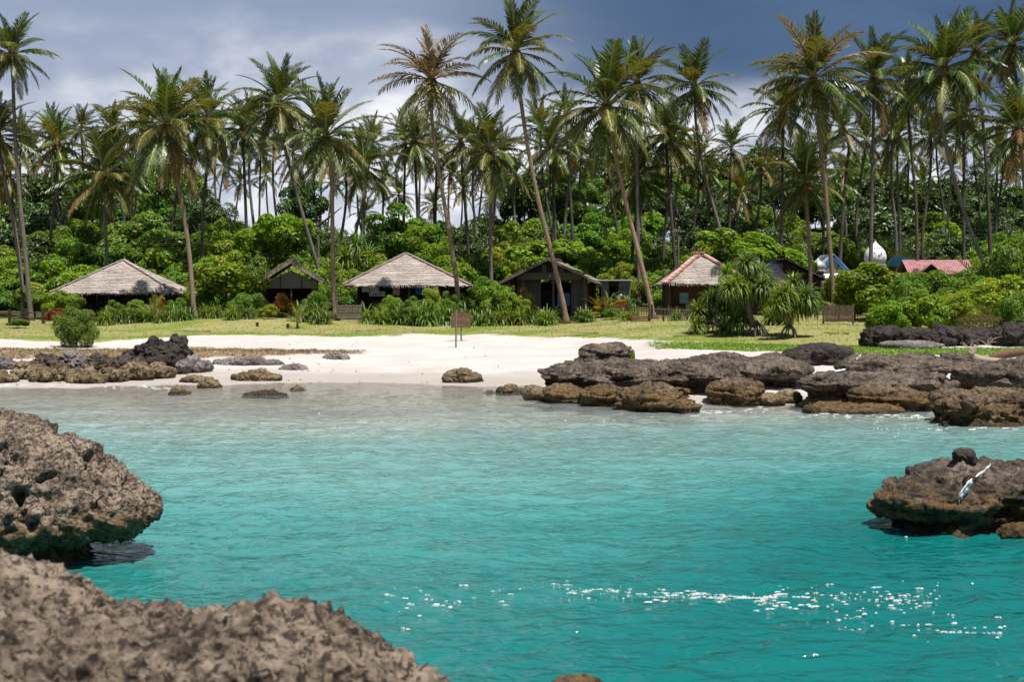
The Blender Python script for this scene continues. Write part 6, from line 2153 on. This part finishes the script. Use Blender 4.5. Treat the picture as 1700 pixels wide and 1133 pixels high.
# teal domed roof behind it
dt_ = 118
ot = at(1494, 440, dt_)
gt = Tz(ot.x, dt_)
tt = thing('teal_roofed_kiosk', 'teal rounded roof showing between dome and pink roof', 'kiosk', (ot.x, dt_, gt))
mb = MB()
zt_t = at(1500, 424, dt_).z - gt
lathe(mb, [(1.15, zt_t - .95), (1.05, zt_t - .6), (.72, zt_t - .22), (.3, zt_t - .03), (.01, zt_t)], 14)
mb.build('roof', M['teal_roof'], tt, True)
for a in range(4):
    slab(tt, 'post', (.75 * math.cos(a * 1.57 + .78), .75 * math.sin(a * 1.57 + .78), (zt_t - .8) / 2), (.1, .1, zt_t - .7), 'wood_grey')
# small house far behind the straight palm
db = 128
ob = at(541, 460, db)
gb = Tz(ob.x, db)
hb = thing('small_house', 'small house with a tin roof and orange eave behind the straight palm', 'house', (ob.x, db, gb))
zb_ = at(541, 428, db).z - gb
mb = MB()
mb.add([(-.75, -1.2, zb_ - .85), (.75, -1.2, zb_ - .85), (.75, .6, zb_), (-.75, .6, zb_), (-.75, -1.2, zb_ - .8), (.75, -1.2, zb_ - .8), (.75, .6, zb_ + .05), (-.75, .6, zb_ + .05)],
       [(3, 2, 1, 0), (4, 5, 6, 7), (0, 1, 5, 4), (1, 2, 6, 5), (2, 3, 7, 6), (3, 0, 4, 7)])
mb.build('roof', M['tin'], hb)
slab(hb, 'eave', (0, -1.15, zb_ - 1.05), (1.5, .12, .24), 'pink_ridge')
slab(hb, 'wall', (0, 0, (zb_ - .9) / 2), (1.3, 1.8, zb_ - .9), 'wood_grey')

# ------------------------------------------------------------------ fences and boards
def fence(label, pts, d0, d1, h, mat, rails=(.35, .8), post_every=2.0, picket=0.0, post_mat='wood_dark', pick_h=None, name='fence', group='garden fences', post_w=.11, seed=1):
    """pts: two photo x-coordinates; runs between depths d0 and d1"""
    g = random.Random(seed)
    xa_, xb_ = (pts[0] - 850) / FPX * d0, (pts[1] - 850) / FPX * d1
    L = math.hypot(xb_ - xa_, d1 - d0)
    org = Vector((xa_, d0, Tz(xa_, d0)))
    root = thing(name, label, 'fence', org, 0, group)
    pos = lambda f: Vector((xa_ + (xb_ - xa_) * f, d0 + (d1 - d0) * f, 0))
    P = lambda f, z: Vector((pos(f).x - org.x, pos(f).y - org.y, Tz(pos(f).x, pos(f).y) - org.z + z))
    npost = max(2, int(L / post_every) + 1)
    for k in range(npost):
        f = k / (npost - 1)
        mb = MB()
        mb.beam(P(f, -.2), P(f, h * g.uniform(1.0, 1.12)) + Vector((g.uniform(-.03, .03), 0, 0)), post_w, post_w)
        mb.build('post', M[post_mat], root)
    for z in rails:
        for k in range(npost - 1):
            mb = MB()
            mb.tube([P(k / (npost - 1), z * h + g.uniform(-.02, .02)) + Vector((0, -.07, 0)), P((k + 1) / (npost - 1), z * h + g.uniform(-.03, .03)) + Vector((0, -.07, 0))], .03, 5)
            mb.build('rail', M[mat], root)
    if picket:
        n = int(L / picket)
        for k in range(n):
            f = (k + .5) / n
            mb = MB()
            hh = (pick_h or h) * g.uniform(.86, 1.06)
            mb.tube([P(f, -.05) + Vector((0, -.11, 0)), P(f, hh) + Vector((g.uniform(-.03, .03), -.11, 0))], .017, 4)
            mb.build('picket', M[mat], root)
    return root


fence('dark rail fence at the left edge beside the lone bush', (-40, 100), 93, 93, .95, 'wood_dark', (.45, .8), 1.1, seed=1, post_w=.16)
fence('low dark rail fence right of the leftmost hut', (300, 420), 96, 97, .85, 'wood_dark', (.5, .85), 1.6, seed=2)
fence('dark post and rail fence before the wide gabled hut', (838, 962), 95, 95, .85, 'bamboo_dark', (.4, .8), 1.5, 0.0, seed=3, post_w=.15)
fence('bamboo picket fence from the wide gabled hut to the slatted crate', (962, 1082), 95, 92.5, .85, 'bamboo_dark', (.3, .8), 1.7, .16, seed=4, post_w=.16)
fence('grey bamboo picket fence before the red-ridged hut', (1082, 1200), 91, 89.5, .85, 'wood_grey', (.3, .75), 1.8, .12, seed=5)
fence('tall thin bamboo fence behind the big-leaved bush on the right', (1418, 1530), 90, 92, .95, 'bamboo_dark', (.2, .8), 1.4, .13, seed=6)
fence('short bamboo fence stub low before the red-ridged hut', (1078, 1150), 86, 85.5, .38, 'bamboo_dark', (.7,), .8, .3, seed=7)
# panel screens
def screen(label, l, r, t_, b, d, mat, n, name='bamboo_screen', cat='screen', vertical=False, post='bamboo_dark'):
    p, q = at(l, b, d), at(r, t_, d)
    w_, h_ = q.x - p.x, q.z - p.z
    root = thing(name, label, cat, ((p.x + q.x) / 2, d, p.z), 0)
    g = random.Random(int(l))
    for k in range(n):
        if vertical:
            slab(root, 'slat', (-w_ / 2 + w_ * (k + .5) / n, g.uniform(-.012, .012), h_ / 2 * g.uniform(.96, 1.04)), (w_ / n * .82, .03, h_), mat)
        else:
            slab(root, 'slat', (0, g.uniform(-.012, .012), h_ * (k + .5) / n), (w_ * g.uniform(.95, 1.0), .03, h_ / n * .82), mat)
    for s in (-1, 1):
        slab(root, 'post', (s * (w_ / 2 - .04), .05, h_ / 2 - .15), (.10, .06, h_ + .5), post)
    return root


screen('grey plank screen beside the straight palm before the middle hut', 559, 601, 506, 529, 94, 'wood_grey', 5)
screen('brown bamboo screen right of the screw pines', 1366, 1418, 507, 534, 84, 'bamboo_dark', 18, vertical=True)
screen('square slatted wooden crate board standing on the lawn', 1048, 1080, 524, 548, 86, 'slat_brown', 7, 'slatted_crate', 'crate')
crate = bpy.data.objects['slatted_crate']
for k in range(7):
    slab(crate, 'slat', (.54, .32, .12 * k + .08), (.03, .55, .10), 'slat_brown')

# sign on two poles in the sand
g = ground(757, 578)
sg = thing('beach_sign', 'brown slatted sign board on two poles in the white sand', 'sign', g)
k_ = m_per_px(g.y)
H1 = (578 - 515) * k_
mb = MB()
mb.tube([(0, 0, -.2), (0.01, 0, H1)], .045, 7)
mb.build('pole', M['wood_grey'], sg)
g2 = ground(766, 567)
off = g2 - g
mb = MB()
mb.tube([off + Vector((0, 0, -.2)), off + Vector((-.02, 0, (567 - 512) * m_per_px(g2.y)))], .045, 7)
mb.build('pole', M['wood_grey'], sg)
bc = at(765, 532, g2.y) - g
for k in range(6):
    slab(sg, 'slat', (bc.x, bc.y - .07, bc.z + (k - 2.5) * .135), (34 * k_ * random.uniform(.96, 1.02), .03, .118), 'slat_brown')
# two small stakes on the lawn
for (px, py, lab) in ((427, 543, 'small dark square stake on the lawn below the small gabled hut'), (478, 545, 'small dark stake beside the yellowish palm seedling')):
    g = ground(px, py)
    st = thing('wooden_stake', lab, 'stake', g, 0, 'stakes on the lawn')
    slab(st, 'post', (0, 0, .10), (.16, .14, .24), 'wood_dark', .3)
    slab(st, 'top', (0, 0, .235), (.18, .16, .03), 'wood_dark', .3)

# power lines and poles
for (px, lab) in ((-130, 'power pole beyond the left edge'), (529, 'thin grey power pole behind the small gabled hut'), (1126, 'grey power pole behind the red-ridged hut'), (1790, 'power pole beyond the right edge')):
    if px < 0 or px > 1700:
        continue
    b = at(px, 470, 114)
    z0 = Tz(b.x, 114)
    zt_ = at(px, 384, 114).z
    pl = thing('power_pole', lab, 'pole', (b.x, 114, z0), 0, 'power poles')
    mb = MB()
    mb.tube([(0, 0, -.3), (0, 0, zt_ - z0 + .35)], [.10, .075], 8)
    mb.build('post', M['wood_grey'], pl)
    slab(pl, 'crossarm', (0, -.1, zt_ - z0), (1.1, .08, .09), 'wood_grey')
WL = [('upper', 386, 380, .0), ('lower', 391, 385, .3)]
for nm, ya, yb, dz in WL:
    for (pa, pb, y_a, y_b, seg) in ((-130, 529, 408, ya, 'left'), (529, 1126, ya, ya, 'middle'), (1126, 1800, ya, yb, 'right')):
        a, b = at(pa, y_a, 114 + dz), at(pb, y_b, 114 + dz)
        pts = [a.lerp(b, t / 16) - Vector((0, 0, 0.5 * math.sin(math.pi * t / 16))) for t in range(17)]
        mb = MB()
        mb.tube([p - a for p in pts], .016, 4)
        tag(mb.build('power_cable', M['wood_dark'], loc=a), f'{nm} power cable of the {seg} span behind the huts', 'cable', 'power cables')
a, b = at(1054, 386, 104), at(1088, 470, 104)
mb = MB()
mb.tube([(0, 0, -.3), a - Vector((b.x, 104, Tz(b.x, 104)))], .06, 6)
tag(mb.build('bamboo_pole', M['wood_pale'], loc=(b.x, 104, Tz(b.x, 104))), 'pale bamboo pole leaning behind the trunk of the broad bright palm', 'pole')

# ------------------------------------------------------------------ driftwood, plastic and litter
g = at(1640, 590, 50)
mb = MB()
mb.tube(curve_pts([(-.55, 0, .18), (-.35, .1, .10), (0, 0, .05), (.5, -.05, .02), (1.1, .1, .0)], 8), [.16, .19, .18, .16, .14, .13, .12, .10, .06], 7)
lg = tag(mb.build('driftwood_log', M['wood_pale'], None, True, loc=(g.x, g.y, g.z - .25)), 'split grey driftwood log lying on the rounded dark ledge', 'driftwood')
mb = MB()
mb.tube(curve_pts([(-.62, .02, .22), (-.5, .02, .42), (-.42, 0, .60)], 4), [.14, .13, .11, .09, .05], 6)
mb.build('branch_stub', M['wood_pale'], lg, True)
g = at(1682, 588, 51)
mb = MB()
mb.tube(curve_pts([(-.9, 0, -.1), (-.3, .1, .02), (.4, 0, .12), (1.2, 0, .16)], 8), [.07, .12, .15, .16, .16, .15, .14, .13, .12], 8)
tag(mb.build('driftwood_log', M['slat_brown'], None, True, loc=(g.x, g.y, g.z - .05)), 'orange-brown driftwood log at the right edge of the picture', 'driftwood')
for i, (px, py, lab) in enumerate(((1610, 572, 'pale dead branch tangled on the black ridge'), (1640, 566, 'second pale dead branch on the black ridge'))):
    g = at(px, py, 63.2)
    mb = MB()
    for q in range(5):
        a = q * 1.3 + i
        mb.tube(curve_pts([(0, 0, 0), (.3 * math.cos(a), .1, .12 + .04 * q), (.6 * math.cos(a) + .1, .05, .15 + .06 * q)], 4), [.025, .02, .018, .012, .006], 5)
    tag(mb.build('dead_branch', M['wood_pale'], None, True, loc=(g.x, g.y, g.z - .2)), lab, 'driftwood', 'dead branches on the ridge')


def scrap(label, pts_px, d, wid, mats, seed, name='plastic_scrap'):
    """crumpled strip of plastic following photo points"""
    g_ = random.Random(seed)
    P = curve_pts([at(a, b, d) for a, b in pts_px], 9)
    o = P[0].copy()
    vs, fs, mi = [], [], []
    for i, p in enumerate(P):
        f = i / 9
        ww = wid * (0.35 + math.sin(math.pi * min(1, .15 + f * .85)) * .8) * g_.uniform(.75, 1.2)
        for j in range(5):
            u = (j - 2) / 2
            vs.append(p - o + Vector((u * ww * .8, -.10 + u * .03 + g_.uniform(-.02, .02), u * ww * .5 + g_.uniform(-.015, .015))))
    for i in range(9):
        for j in range(4):
            fs.append((i * 5 + j, i * 5 + j + 1, (i + 1) * 5 + j + 1, (i + 1) * 5 + j))
            mi.append(1 if i > 6 and len(mats) > 1 else 0)
    me = mesh_from(name, vs, fs, [M[x] for x in mats], True, mi)
    ob_ = obj(name, me, loc=o)
    sd = ob_.modifiers.new('thickness', 'SOLIDIFY')
    sd.thickness = 0.02
    return tag(ob_, label, 'plastic scrap', 'plastic scraps on the rocks')


scrap('upper white plastic scrap lying on the low right rock', [(1637, 773), (1628, 782), (1616, 790)], 20.9, .075, ['white_flat'], 1)
scrap('lower white plastic scrap with a pale blue end on the low right rock', [(1604, 798), (1598, 812), (1588, 832)], 20.4, .08, ['white_flat', 'cloth_teal'], 2)
scrap('white crumpled plastic sheet between the flat topped ledge and broad boulder', [(1362, 627), (1380, 618), (1402, 614)], 45.6, .10, ['white_flat'], 3)
scrap('small white plastic scrap on the broad boulder behind the flat topped ledge', [(1420, 600), (1424, 594), (1428, 590)], 49, .06, ['white_flat'], 4)
# pebbles, twigs and shells on sand: stuff
mb = MB()
gg = random.Random(8)
for k in range(130):
    px = gg.choice([gg.uniform(300, 860), gg.uniform(0, 420), gg.uniform(420, 600)])
    py = gg.uniform(566, 640) if px > 420 else gg.uniform(596, 640)
    p = ground(px, py, 50, 90)
    r_ = gg.uniform(.012, .045)
    sphere_mb(mb, p + Vector((0, 0, r_ * .2)), (r_ * gg.uniform(1, 1.8), r_, r_ * .6), 5, 3)
tag(mb.build('pebbles', M['rock_grey'], None, True), 'small pebbles and shells scattered on the sand', 'pebbles', kind='stuff')

# fallen brown fronds on the lawn
for i, (px, py, rz, s, lab) in enumerate(((600, 551, .4, .42, 'fallen brown frond on the lawn below the plank screen'), (985, 556, 2.8, .45, 'fallen brown frond on the lawn below the tallest palm'),
                                          (1130, 560, .2, .4, 'fallen brown frond on the lawn left of the screw pines'), (1400, 556, 2.2, .36, 'fallen brown frond on the tan mound right of the screw pines'), (340, 552, 3.0, .42, 'fallen brown frond on the grassy mound right of the leftmost hut'))):
    g = ground(px, py)
    ff = thing('fallen_frond', lab, 'fallen frond', g + Vector((0, 0, .05)), rz, 'fallen fronds on the lawn')
    e_ = frond_mesh(.10, .22, 4.6, 34, .12, .9, 'frond_brown', 'rib_brown', 700 + i, .09)
    lf = obj('leaflets', e_, ff, scale=(s, s, s * .6))
    mb = MB()
    mb.tube([(-.35, 0, 0), (0, 0, .02)], [.05, .03], 5)
    mb.build('stalk', M['rib_brown'], ff)
